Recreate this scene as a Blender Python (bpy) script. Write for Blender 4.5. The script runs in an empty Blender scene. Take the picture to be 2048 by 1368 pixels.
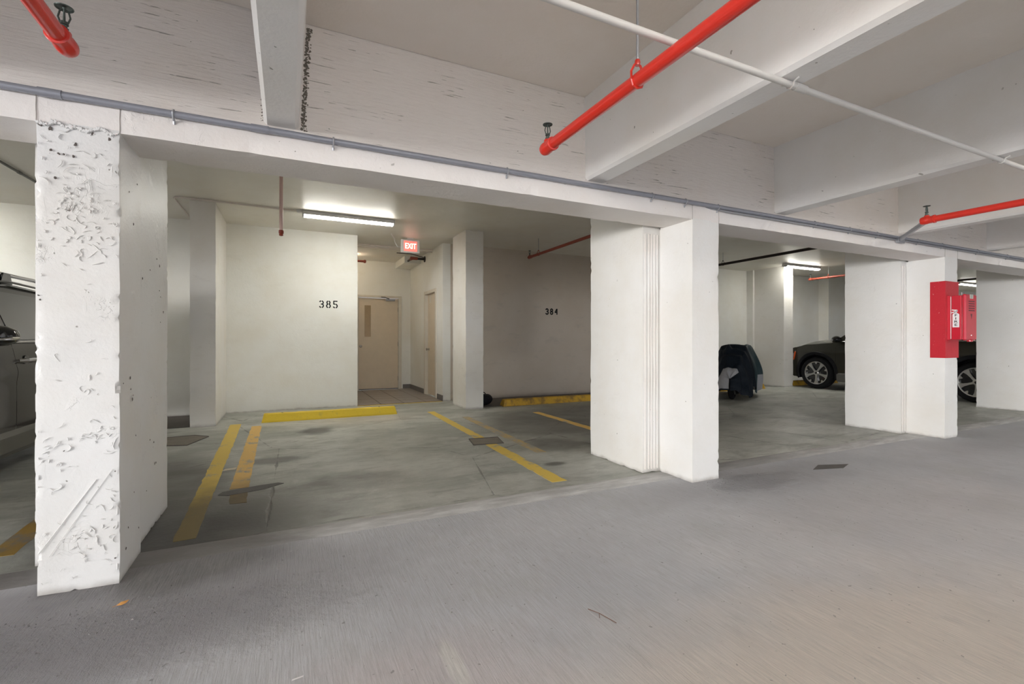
import bpy, math, random
from mathutils import Vector, Matrix, noise as mn

random.seed(7)
PI = math.pi
SC = bpy.context.scene
COL = SC.collection

# ------------------------------------------------------------------ camera
F_PX, W_PX, H_PX = 943.0, 2048.0, 1368.0
CAM_H = 1.12
YAW = math.atan2(0.4289, 0.9033)
cam_d = bpy.data.cameras.new('camera')
cam_d.sensor_width = 36.0
cam_d.sensor_fit = 'HORIZONTAL'
cam_d.lens = F_PX / W_PX * 36.0
cam_d.shift_y = -2.0 / W_PX
cam_d.clip_start = 0.02
cam_d.clip_end = 200
cam = bpy.data.objects.new('camera', cam_d)
COL.objects.link(cam)
cam.location = (0, 0, CAM_H)
cam.rotation_euler = (PI / 2, 0, -YAW)
SC.camera = cam

# ------------------------------------------------------------------ world, daylight, exposure
wd = bpy.data.worlds.new('world')
SC.world = wd
wd.use_nodes = True
bg = wd.node_tree.nodes['Background']
bg.inputs[0].default_value = (0.86, 0.92, 1.0, 1)
bg.inputs[1].default_value = 1.2

def area(name, loc, rot, sx, sy, power, color):
    l = bpy.data.lights.new(name, 'AREA')
    l.shape = 'RECTANGLE'
    l.size, l.size_y = sx, sy
    l.energy = power
    l.color = color
    o = bpy.data.objects.new(name, l)
    COL.objects.link(o)
    o.location = loc
    o.rotation_euler = rot
    return o

# added area lamps standing in for daylight through the open ramp end (-X) and the open parapet side behind the camera (-Y)
area('daylight_ramp_standin', (-22.0, -8.5, 1.6), (0, -PI / 2, math.atan2(0.40, 1.0)), 2.2, 16.0, 2750, (1.0, 0.985, 0.975))
area('daylight_side_standin', (5.0, -9.9, 1.35), (PI / 2, 0, 0), 22.0, 2.2, 40, (0.95, 0.965, 1.0))

SC.view_settings.view_transform = 'Standard'
SC.view_settings.look = 'None'
SC.view_settings.gamma = 1
SC.view_settings.use_curve_mapping = False
SC.view_settings.exposure = 0.92
try:
    SC.cycles.max_bounces = 7
    SC.cycles.diffuse_bounces = 4
    SC.cycles.use_adaptive_sampling = True
    SC.cycles.adaptive_threshold = 0.03
    SC.cycles.use_denoising = True
except Exception:
    pass

# ------------------------------------------------------------------ material helpers
class NT:
    def __init__(self, name):
        self.m = bpy.data.materials.new(name)
        self.m.use_nodes = True
        self.t = self.m.node_tree
        self.b = self.t.nodes['Principled BSDF']
        self.pos = None
    def n(self, kind, **kw):
        return self.t.nodes.new(kind)
    def l(self, a, b):
        self.t.links.new(a, b)
    def P(self, scale=(1, 1, 1)):
        if self.pos is None:
            self.pos = self.n('ShaderNodeNewGeometry').outputs['Position']
        if scale == (1, 1, 1):
            return self.pos
        v = self.n('ShaderNodeVectorMath'); v.operation = 'MULTIPLY'
        self.l(self.pos, v.inputs[0]); v.inputs[1].default_value = scale
        return v.outputs[0]
    def noise(self, sc, detail=4, rough=0.55, scale=(1, 1, 1), dist=0.0):
        t = self.n('ShaderNodeTexNoise')
        t.inputs['Scale'].default_value = sc
        t.inputs['Detail'].default_value = detail
        t.inputs['Roughness'].default_value = rough
        t.inputs['Distortion'].default_value = dist
        self.l(self.P(scale), t.inputs['Vector'])
        return t.outputs['Fac']
    def voro(self, sc, scale=(1, 1, 1), feature='DISTANCE_TO_EDGE'):
        t = self.n('ShaderNodeTexVoronoi'); t.feature = feature
        t.inputs['Scale'].default_value = sc
        self.l(self.P(scale), t.inputs['Vector'])
        return t.outputs['Distance']
    def ramp(self, v, lo, hi, a=0.0, b=1.0):
        r = self.n('ShaderNodeMapRange'); r.interpolation_type = 'SMOOTHSTEP'
        self.l(v, r.inputs['Value'])
        r.inputs['From Min'].default_value = lo; r.inputs['From Max'].default_value = hi
        r.inputs['To Min'].default_value = a; r.inputs['To Max'].default_value = b
        return r.outputs['Result']
    def math(self, op, a, b=None):
        m = self.n('ShaderNodeMath'); m.operation = op
        for i, x in enumerate((a, b)):
            if x is None: continue
            if isinstance(x, (int, float)): m.inputs[i].default_value = x
            else: self.l(x, m.inputs[i])
        return m.outputs[0]
    def mix(self, fac, a, b):
        m = self.n('ShaderNodeMix'); m.data_type = 'RGBA'
        if isinstance(fac, (int, float)): m.inputs[0].default_value = fac
        else: self.l(fac, m.inputs[0])
        for i, x in ((6, a), (7, b)):
            if isinstance(x, tuple): m.inputs[i].default_value = (*x[:3], 1)
            else: self.l(x, m.inputs[i])
        return m.outputs[2]
    def color(self, c):
        if isinstance(c, tuple): self.b.inputs['Base Color'].default_value = (*c[:3], 1)
        else: self.l(c, self.b.inputs['Base Color'])
    def rough(self, r):
        if isinstance(r, (int, float)): self.b.inputs['Roughness'].default_value = r
        else: self.l(r, self.b.inputs['Roughness'])
    def bump(self, h, dist=0.01, strength=1.0):
        b = self.n('ShaderNodeBump')
        b.inputs['Strength'].default_value = strength
        b.inputs['Distance'].default_value = dist
        self.l(h, b.inputs['Height'])
        prev = getattr(self, '_bump', None)
        if prev is not None: self.l(prev, b.inputs['Normal'])
        self._bump = b.outputs[0]
        self.l(b.outputs[0], self.b.inputs['Normal'])
    def near(self, cx, cy, rx, ry, soft=0.5, wob=0.35):
        """1 inside an irregular patch on the floor around (cx, cy)"""
        s = self.n('ShaderNodeSeparateXYZ'); self.l(self.P(), s.inputs[0])
        dx = self.math('DIVIDE', self.math('SUBTRACT', s.outputs[0], cx), rx)
        dy = self.math('DIVIDE', self.math('SUBTRACT', s.outputs[1], cy), ry)
        d = self.math('SQRT', self.math('ADD', self.math('MULTIPLY', dx, dx), self.math('MULTIPLY', dy, dy)))
        key = 5.0 if min(rx, ry) < 0.36 else 2.0
        if not hasattr(self, '_nn'): self._nn = {}
        if key not in self._nn: self._nn[key] = self.noise(key, 5, 0.6)
        nz = self._nn[key]
        d = self.math('ADD', d, self.math('MULTIPLY', self.math('SUBTRACT', nz, 0.5), wob * 2))
        return self.ramp(d, 1 - soft * 0.7, 1 + soft * 0.3, 1.0, 0.0)

def plain(name, col, rough=0.5, metal=0.0, bump=0.0, bscale=60, var=0.06, coat=0.0):
    t = NT(name)
    dark = tuple(c * (1 - var * 2) for c in col)
    t.color(t.mix(t.noise(9, 4), dark, col))
    t.rough(rough)
    t.b.inputs['Metallic'].default_value = metal
    if max(col) < 0.03: t.b.inputs['Specular IOR Level'].default_value = 0.18
    if coat:
        t.b.inputs['Specular IOR Level'].default_value = 0.5
        t.b.inputs['Coat Weight'].default_value = coat
        t.b.inputs['Coat Roughness'].default_value = 0.06
    if bump: t.bump(t.noise(bscale, 3), bump, 0.6)
    return t.m

def painted_concrete(name, col, peel=0.0, pits=0.0, board=0.0, marks=0.0, gloss=0.5, soil=(0.30, 0.27, 0.24), low=0.0):
    t = NT(name)
    warm = (col[0] * 0.93, col[1] * 0.90, col[2] * 0.85)
    c = t.mix(t.ramp(t.noise(1.3, 5, 0.6), 0.35, 0.75, 0, 0.8), col, warm)
    h = t.noise(55, 3, 0.6)
    t.bump(h, 0.0022, 0.6)
    t.bump(t.noise(7, 2, 0.5), 0.006, 0.4)
    if board:   # grain left by plywood forms, running along the girder
        g = t.noise(11, 4, 0.65, (0.6, 4, 9), 0.6)
        t.bump(g, 0.006 * board, 0.8)
        gash = t.math('MULTIPLY', t.ramp(t.noise(5.5, 3, 0.55, (0.9, 3, 17), 0.3), 0.665, 0.68),
                      t.ramp(t.noise(1.7, 2), 0.44, 0.52))
        t.bump(gash, -0.006, 1.0)
        c = t.mix(t.math('MULTIPLY', gash, 0.75), c, soil)
    if peel:    # overlapping coats of paint with lifted edges
        mask = t.ramp(t.noise(3.3, 3, 0.5), 0.52, 0.62)
        p = t.noise(9, 5, 0.62, (1, 1, 0.8), 0.6)
        pl = t.math('ADD', t.ramp(p, 0.50, 0.515), t.ramp(p, 0.58, 0.59))
        pl = t.math('MULTIPLY', pl, mask)
        t.bump(pl, 0.0022 * peel, 1.0)
        drip = t.noise(14, 3, 0.5, (1.5, 1.5, 0.35))
        t.bump(t.math('MULTIPLY', t.ramp(drip, 0.55, 0.60), mask), 0.0012 * peel, 0.6)
    if pits:
        pt = t.ramp(t.noise(26, 2, 0.5), 0.775 - 0.03 * pits, 0.79 - 0.03 * pits)
        pt = t.math('MULTIPLY', pt, t.ramp(t.noise(3.1, 2), 0.42, 0.55))
        t.bump(pt, -0.006, 1.0)
        c = t.mix(t.math('MULTIPLY', pt, 0.8), c, soil)
    if marks:   # tyre scuffs and grime
        s = t.ramp(t.noise(3.5, 5, 0.6, (1, 1, 2.4)), 0.56, 0.74)
        c = t.mix(t.math('MULTIPLY', s, 0.28 * marks), c, (0.42, 0.38, 0.33))
    if low:     # splash dirt near the floor
        sp = t.n('ShaderNodeSeparateXYZ'); t.l(t.P(), sp.inputs[0])
        z = t.ramp(t.math('ADD', sp.outputs[2], t.math('MULTIPLY', t.noise(9, 4), -0.05)), -0.04, 0.0 + 0.1 * low, 1.0, 0.0)
        c = t.mix(t.math('MULTIPLY', z, 0.75), c, (0.28, 0.25, 0.22))
    t.color(c)
    t.rough(gloss)
    return t.m

LANE = (0.86, 0.82, 0.795)
M = {}
M['column_rough'] = painted_concrete('white_paint_peeling', (0.785, 0.78, 0.775), peel=0.8, pits=1.0, marks=0.2, gloss=0.42, low=0.15)
M['column'] = painted_concrete('white_paint_column', (0.86, 0.85, 0.83), peel=0.25, pits=0.25, marks=0.15, gloss=0.45, low=0.12)
M['girder'] = painted_concrete('white_paint_girder', LANE, peel=0.35, pits=0.5, gloss=0.5)
M['board'] = painted_concrete('white_paint_board_marked', (0.85, 0.80, 0.765), board=1.3, pits=0.5, gloss=0.55)
M['beam'] = painted_concrete('white_paint_beam', (0.87, 0.86, 0.85), pits=1.1, gloss=0.5)
M['ceiling'] = painted_concrete('cream_paint_ceiling', (0.86, 0.80, 0.74), gloss=0.45)
M['bay_ceiling'] = painted_concrete('glossy_cream_ceiling', (0.82, 0.79, 0.72), gloss=0.40, marks=0.35)
M['bay_wall'] = painted_concrete('cream_paint_wall', (0.86, 0.85, 0.80), gloss=0.5, marks=0.2, low=0.12)
M['bay_wall_shaded_soiled'] = painted_concrete('cream_paint_wall_shaded_soiled', (0.60, 0.525, 0.44), gloss=0.5, marks=1.2, low=0.5)  # same cream paint with the bay's shade put into its colour, plus scuffs
M['bay_column'] = painted_concrete('cream_paint_column', (0.84, 0.815, 0.77), gloss=0.5, pits=0.35, marks=0.5, low=0.25)

# lane floor: broom-finished concrete, grooves along Y
t = NT('broomed_concrete')
g1 = t.noise(1.0, 5, 0.7, (140, 7.0, 1), 0.25)
g2 = t.noise(1.0, 3, 0.6, (38, 1.6, 1), 0.5)
fine = t.noise(160, 3, 0.6)
big = t.noise(0.9, 5, 0.6)
c = t.mix(t.ramp(big, 0.3, 0.7), (0.52, 0.53, 0.565), (0.64, 0.645, 0.675))
c = t.mix(t.math('MULTIPLY', t.ramp(t.noise(1.6, 5, 0.65), 0.52, 0.72), 0.35), c, (0.50, 0.51, 0.49))
c = t.mix(t.math('MULTIPLY', t.near(1.75, 0.75, 1.7, 0.75, 0.9), 0.52), c, (0.76, 0.62, 0.47))  # warm colour cast painted into the floor colour
c = t.mix(t.math('MULTIPLY', t.near(3.6, 1.5, 1.8, 0.8, 0.8), 0.22), c, (0.72, 0.62, 0.57))
c = t.mix(t.math('MULTIPLY', t.near(0.35, 1.45, 0.55, 0.35, 0.8), 0.30), c, (0.68, 0.54, 0.51))
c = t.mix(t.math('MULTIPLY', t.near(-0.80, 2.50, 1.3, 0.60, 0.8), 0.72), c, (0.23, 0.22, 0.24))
c = t.mix(t.math('MULTIPLY', t.near(-0.50, 2.80, 0.55, 0.26, 0.7), 0.75), c, (0.10, 0.095, 0.095))  # nearest column's shade painted onto the floor beside it, with rubble dirt
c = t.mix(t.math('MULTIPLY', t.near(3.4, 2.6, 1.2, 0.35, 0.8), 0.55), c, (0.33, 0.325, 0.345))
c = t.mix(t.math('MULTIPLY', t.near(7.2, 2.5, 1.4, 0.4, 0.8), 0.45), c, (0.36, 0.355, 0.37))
c = t.mix(t.math('MULTIPLY', t.near(0.52, 1.55, 0.035, 0.16, 0.5), 0.6), c, (0.80, 0.79, 0.74))
spk = t.ramp(t.noise(33, 2, 0.5), 0.71, 0.73)
c = t.mix(t.math('MULTIPLY', spk, 0.6), c, (0.13, 0.12, 0.11))
spk2 = t.ramp(t.noise(47, 2, 0.5), 0.76, 0.78)
c = t.mix(t.math('MULTIPLY', spk2, 0.7), c, (0.72, 0.70, 0.66))
c = t.mix(t.math('MULTIPLY', t.ramp(t.noise(7, 6, 0.75, (1.5, 0.7, 1), 0.5), 0.52, 0.70), 0.22), c, (0.36, 0.35, 0.35))
c = t.mix(t.ramp(g1, 0.30, 0.70, 0.40, 0.0), c, (0.33, 0.32, 0.31))
t.color(c)
t.bump(g1, 0.006, 0.8)
t.bump(g2, 0.006, 0.5)
t.bump(fine, 0.0015, 0.6)
spall = t.math('MULTIPLY', t.near(-0.62, 2.2, 0.95, 0.33, 0.6, 0.6), t.noise(17, 6, 0.7))
t.bump(spall, 0.022, 1.0)
t.bump(t.math('MULTIPLY', t.near(3.35, 2.55, 0.5, 0.18, 0.6, 0.6), t.noise(22, 6, 0.7)), 0.03, 1.0)
t.rough(0.62)
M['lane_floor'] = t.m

# bay floor: smooth trowelled, oil-stained concrete, with column shade painted in
def bay_floor(name, a, b, patches=True):
    t = NT(name)
    c = t.mix(t.ramp(t.noise(1.1, 7, 0.65, (0.8, 1.2, 1)), 0.38, 0.62), a, b)
    c = t.mix(t.math('MULTIPLY', t.ramp(t.noise(2.6, 6, 0.7, (0.6, 1.5, 1), 0.6), 0.50, 0.66), 0.5), c, (0.20, 0.195, 0.17))
    c = t.mix(t.math('MULTIPLY', t.ramp(t.noise(3.2, 6, 0.7, (1.3, 0.6, 1), 0.4), 0.58, 0.72), 0.4), c, (0.60, 0.60, 0.56))
    c = t.mix(t.math('MULTIPLY', t.ramp(t.noise(11, 5, 0.7, (0.45, 1.6, 1), 0.3), 0.50, 0.70), 0.38), c, (0.22, 0.21, 0.18))
    c = t.mix(t.math('MULTIPLY', t.ramp(t.noise(6, 6, 0.75, (0.8, 1.2, 1), 1.2), 0.56, 0.68), 0.30), c, (0.62, 0.62, 0.58))
    if patches:
        for (x, y, rx, ry, k) in ((0.32, 6.35, 0.22, 0.28, 0.9), (-0.12, 4.95, 0.30, 0.16, 0.8), (-0.50, 3.40, 0.9, 0.75, 0.95),  # the patch beside the nearest column carries its shade and dirt
                                  (-0.95, 4.4, 0.6, 1.2, 0.8), (0.45, 3.95, 0.5, 0.3, 0.45), (2.6, 4.4, 0.45, 0.35, 0.6),
                                  (4.4, 5.6, 1.9, 1.9, 0.75), (3.0, 5.6, 0.9, 1.2, 0.5), (7.6, 4.6, 2.0, 1.5, 0.4), (2.2, 3.72, 0.12, 0.07, 0.8)):
            c = t.mix(t.math('MULTIPLY', t.near(x, y, rx, ry, 0.75), k), c, (0.10, 0.095, 0.085))
        c = t.mix(t.math('MULTIPLY', t.near(-0.55, 3.25, 0.55, 0.45, 0.8), 0.85), c, (0.035, 0.032, 0.03))  # deepest part of that column's shade, painted into the floor
        c = t.mix(t.math('MULTIPLY', t.near(0.9, 7.0, 0.9, 0.5, 0.8), 0.35), c, (0.62, 0.55, 0.48))
    cr = t.ramp(t.math('ADD', t.voro(0.55), t.math('MULTIPLY', t.noise(5, 4), 0.03)), 0.012, 0.020, 1.0, 0.0)
    c = t.mix(t.math('MULTIPLY', cr, 0.6), c, (0.10, 0.09, 0.085))
    spk = t.ramp(t.noise(30, 2), 0.75, 0.77)
    c = t.mix(t.math('MULTIPLY', spk, 0.6), c, (0.07, 0.065, 0.06))
    t.color(c)
    t.bump(t.noise(30, 5, 0.6), 0.003, 0.6)
    t.bump(cr, -0.004, 1.0)
    t.rough(t.ramp(t.noise(2, 4), 0.3, 0.7, 0.38, 0.6))
    return t.m
M['bay_floor'] = bay_floor('trowelled_bay_concrete', (0.34, 0.35, 0.315), (0.50, 0.505, 0.465))
t = NT('pale_concrete_strip')
c = t.mix(t.ramp(t.noise(3, 6, 0.65, (1, 4, 1)), 0.35, 0.7), (0.46, 0.455, 0.45), (0.68, 0.675, 0.67))
c = t.mix(t.math('MULTIPLY', t.near(-0.75, 3.0, 0.95, 0.8, 0.6), 0.85), c, (0.11, 0.10, 0.095))  # column shade and dirt carried across the strip
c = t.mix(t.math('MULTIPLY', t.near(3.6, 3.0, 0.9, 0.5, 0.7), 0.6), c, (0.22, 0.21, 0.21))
t.color(c)
t.bump(t.noise(25, 5, 0.6, (0.5, 3, 1)), 0.006, 0.7); t.rough(0.6)
M['strip'] = t.m
M['dark_strip'] = plain('grimy_dark_concrete', (0.16, 0.14, 0.13), 0.7, bump=0.004, bscale=25, var=0.2)
M['patch'] = plain('dark_repair_mortar', (0.17, 0.16, 0.15), 0.75, bump=0.003, bscale=60, var=0.25)
M['patch_brown'] = plain('brown_repair_mortar', (0.25, 0.22, 0.18), 0.75, bump=0.003, bscale=60, var=0.2)
M['joint_dark'] = plain('dark_joint', (0.12, 0.10, 0.09), 0.8)

M['joint_soft'] = plain('soft_grey_joint', (0.38, 0.35, 0.32), 0.8)
def line_paint(name, col, wear, dk=1.0):
    t = NT(name)
    w = t.ramp(t.math('ADD', t.noise(7, 7, 0.7, (1, 0.7, 1)), t.math('MULTIPLY', t.noise(0.8, 2), 0.5)), 0.86 - wear * 0.26, 1.02 - wear * 0.18)
    base = t.mix(t.noise(5, 5), (0.26 * dk, 0.25 * dk, 0.22 * dk), (0.42 * dk, 0.41 * dk, 0.37 * dk))
    t.color(t.mix(t.math('MULTIPLY', t.near(-0.5, 3.1, 1.0, 1.25, 0.8, 0.45), 0.86), t.mix(w, col, base), (0.085, 0.062, 0.028)))  # near end darkened for the rough column's shade and dirt
    t.bump(t.noise(40, 4), 0.002, 0.5); t.rough(0.6)
    return t.m
M['line'] = line_paint('yellow_line_paint', (0.74, 0.53, 0.10), 0.25)
M['line_worn'] = line_paint('worn_yellow_line_paint', (0.33, 0.20, 0.035), 0.6, 0.5)
M['line_faint'] = line_paint('faint_yellow_line_paint', (0.52, 0.38, 0.16), 0.75)
M['line_orange'] = line_paint('orange_yellow_line_paint', (0.78, 0.50, 0.14), 0.3)
t = NT('yellow_wheel_stop_paint')
t.color(t.mix(t.ramp(t.noise(8, 7, 0.7), 0.56, 0.75, 0, 0.6), (0.80, 0.57, 0.035), (0.34, 0.27, 0.10)))
t.bump(t.noise(30, 5), 0.005, 0.7); t.rough(0.6)
M['stop'] = t.m
t = NT('soiled_wheel_stop_paint')
t.color(t.mix(t.ramp(t.noise(6, 7, 0.7), 0.42, 0.66, 0, 0.85), (0.62, 0.36, 0.03), (0.16, 0.10, 0.04)))
t.bump(t.noise(30, 5), 0.005, 0.7); t.rough(0.65)
M['stop_dirty'] = t.m

M['red_pipe'] = plain('glossy_red_paint', (0.74, 0.035, 0.02), 0.30, bump=0.001, bscale=30, coat=0.3)
M['rust_pipe'] = plain('brick_red_pipe_paint', (0.30, 0.055, 0.03), 0.5)
M['pink_pipe'] = plain('copper_pink_paint', (0.80, 0.56, 0.50), 0.42)
M['black_pipe'] = plain('black_iron', (0.035, 0.025, 0.022), 0.5, 0.3)
M['brass_dark'] = plain('weathered_bronze', (0.10, 0.12, 0.11), 0.42, 0.7)
M['steel'] = plain('galvanised_steel', (0.42, 0.43, 0.46), 0.42, 0.6)
M['grey_conduit'] = plain('blue_grey_conduit', (0.34, 0.35, 0.40), 0.40, 0.35)
M['white_pipe'] = plain('white_painted_conduit', (0.74, 0.72, 0.69), 0.45)
M['cream_pipe'] = plain('cream_painted_conduit', (0.80, 0.72, 0.66), 0.5)
M['chrome'] = plain('chrome', (0.75, 0.75, 0.76), 0.12, 1.0, var=0.01)
M['knob'] = plain('satin_nickel', (0.42, 0.38, 0.33), 0.28, 0.9)
M['door'] = plain('beige_door_paint', (0.76, 0.635, 0.48), 0.42, bump=0.0006)
M['door_frame'] = plain('cream_frame_paint', (0.75, 0.69, 0.59), 0.4)
M['lite'] = plain('amber_wired_glass', (0.47, 0.33, 0.17), 0.25, var=0.12)
M['base'] = plain('grey_vinyl_base', (0.20, 0.18, 0.17), 0.5)
M['white_plastic'] = plain('white_plastic', (0.80, 0.78, 0.76), 0.4)
M['black'] = plain('black_ink', (0.012, 0.012, 0.012), 0.6, var=0.0)
M['white_decal'] = plain('white_decal', (0.86, 0.84, 0.84), 0.45, var=0.01)
M['grey_ink'] = plain('faded_dark_red_ink', (0.13, 0.02, 0.03), 0.5)
M['label_paper'] = plain('pale_label', (0.62, 0.66, 0.58), 0.5, var=0.1)
M['cabinet'] = plain('crimson_cabinet_enamel', (0.62, 0.012, 0.035), 0.28, coat=0.35, var=0.03)
t = NT('crimson_column_paint')
sp = t.ramp(t.noise(38, 3), 0.70, 0.73)
t.color(t.mix(t.math('MULTIPLY', sp, 0.7), (0.58, 0.014, 0.03), (0.75, 0.42, 0.40)))
t.bump(t.noise(60, 4), 0.003, 0.7); t.rough(0.45)
M['red_column'] = t.m
M['tile'] = plain('taupe_floor_tile', (0.33, 0.285, 0.25), 0.35, bump=0.0006, var=0.10)
M['grout'] = plain('dark_grout', (0.05, 0.042, 0.038), 0.9)
M['olive'] = plain('olive_car_paint', (0.020, 0.019, 0.012), 0.28, 0.2, coat=0.7, var=0.03)
M['brown_car'] = plain('brown_car_paint', (0.016, 0.013, 0.010), 0.2, 0.2, coat=0.8, var=0.03)
M['rubber'] = plain('tyre_rubber', (0.012, 0.012, 0.013), 0.85, bump=0.002, bscale=90)
M['car_black'] = plain('black_car_plastic', (0.010, 0.010, 0.012), 0.5)
M['gloss_black'] = plain('gloss_black', (0.006, 0.006, 0.008), 0.12, coat=1.0, var=0.0)
M['alloy'] = plain('machined_alloy', (0.56, 0.56, 0.55), 0.30, 0.85, var=0.02)
M['amber'] = plain('amber_reflector', (0.85, 0.14, 0.03), 0.25)
M['lamp_red'] = plain('red_tail_lens', (0.40, 0.01, 0.01), 0.2)
M['cladding'] = plain('grey_sill_trim', (0.16, 0.155, 0.14), 0.4, 0.3)
t = NT('tinted_car_glass')
t.color((0.035, 0.034, 0.032)); t.rough(0.05); t.b.inputs['Specular IOR Level'].default_value = 0.9
t.b.inputs['Coat Weight'].default_value = 1.0
M['glass'] = t.m
M['clear_lens'] = plain('headlamp_lens', (0.45, 0.46, 0.47), 0.08, 0.4, coat=1.0)
t = NT('navy_cover_fabric')
t.color(t.mix(t.noise(5, 3), (0.003, 0.005, 0.010), (0.006, 0.012, 0.020))); t.rough(0.6); t.b.inputs['Specular IOR Level'].default_value = 0.2
t.bump(t.noise(4.5, 5, 0.6, (1, 1, 0.5), 0.8), 0.05, 0.6); M['navy'] = t.m
t = NT('silver_cover_fabric')
t.color(t.mix(t.noise(5, 3), (0.26, 0.26, 0.27), (0.36, 0.36, 0.38))); t.rough(0.5)
t.bump(t.noise(5, 5, 0.6, (1, 1, 0.4), 0.8), 0.05, 0.6); M['silver_cloth'] = t.m
M['teal'] = plain('teal_cover_fabric', (0.010, 0.034, 0.042), 0.55, bump=0.01, bscale=12)
M['bag'] = plain('black_bag_fabric', (0.010, 0.010, 0.014), 0.6, bump=0.01, bscale=14)
M['leaf'] = plain('dry_orange_leaf', (0.62, 0.30, 0.08), 0.6)
M['paper'] = plain('scrap_paper', (0.66, 0.60, 0.48), 0.7)
M['crumb'] = plain('concrete_crumbs', (0.26, 0.25, 0.24), 0.9, var=0.2)
M['twig'] = plain('dry_twig', (0.16, 0.08, 0.05), 0.8)
M['ground'] = plain('outdoor_pavement', (0.50, 0.48, 0.45), 0.8, var=0.05)

def emit(name, col, strength):
    t = NT(name)
    t.color(col); t.b.inputs['Emission Color'].default_value = (*col, 1)
    t.b.inputs['Emission Strength'].default_value = strength
    return t.m
M['tube'] = emit('lit_fluorescent_lens', (1.0, 0.98, 0.90), 36.0)
M['fill_globe'] = emit('fill_lamp_globe', (1.0, 0.86, 0.66), 30.0)
M['exit_face'] = emit('lit_red_exit_face', (0.90, 0.20, 0.16), 0.5)
M['exit_letter'] = emit('lit_exit_letters', (1.0, 0.80, 0.62), 1.5)

# ------------------------------------------------------------------ object helpers
def prop(o, label=None, cat=None, group=None, kind=None):
    if label: o['label'] = label
    if cat: o['category'] = cat
    if group: o['group'] = group
    if kind: o['kind'] = kind
    return o

def thing(name, label, cat, loc=(0, 0, 0), rz=0.0, group=None):
    o = bpy.data.objects.new(name, None)
    COL.objects.link(o)
    o.empty_display_size = 0.1
    o.location = loc; o.rotation_euler = (0, 0, rz)
    return prop(o, label, cat, group)

def copy_tree(o, parent=None):
    c = o.copy(); COL.objects.link(c); c.parent = parent
    for ch in list(o.children): copy_tree(ch, c)
    return c

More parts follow.
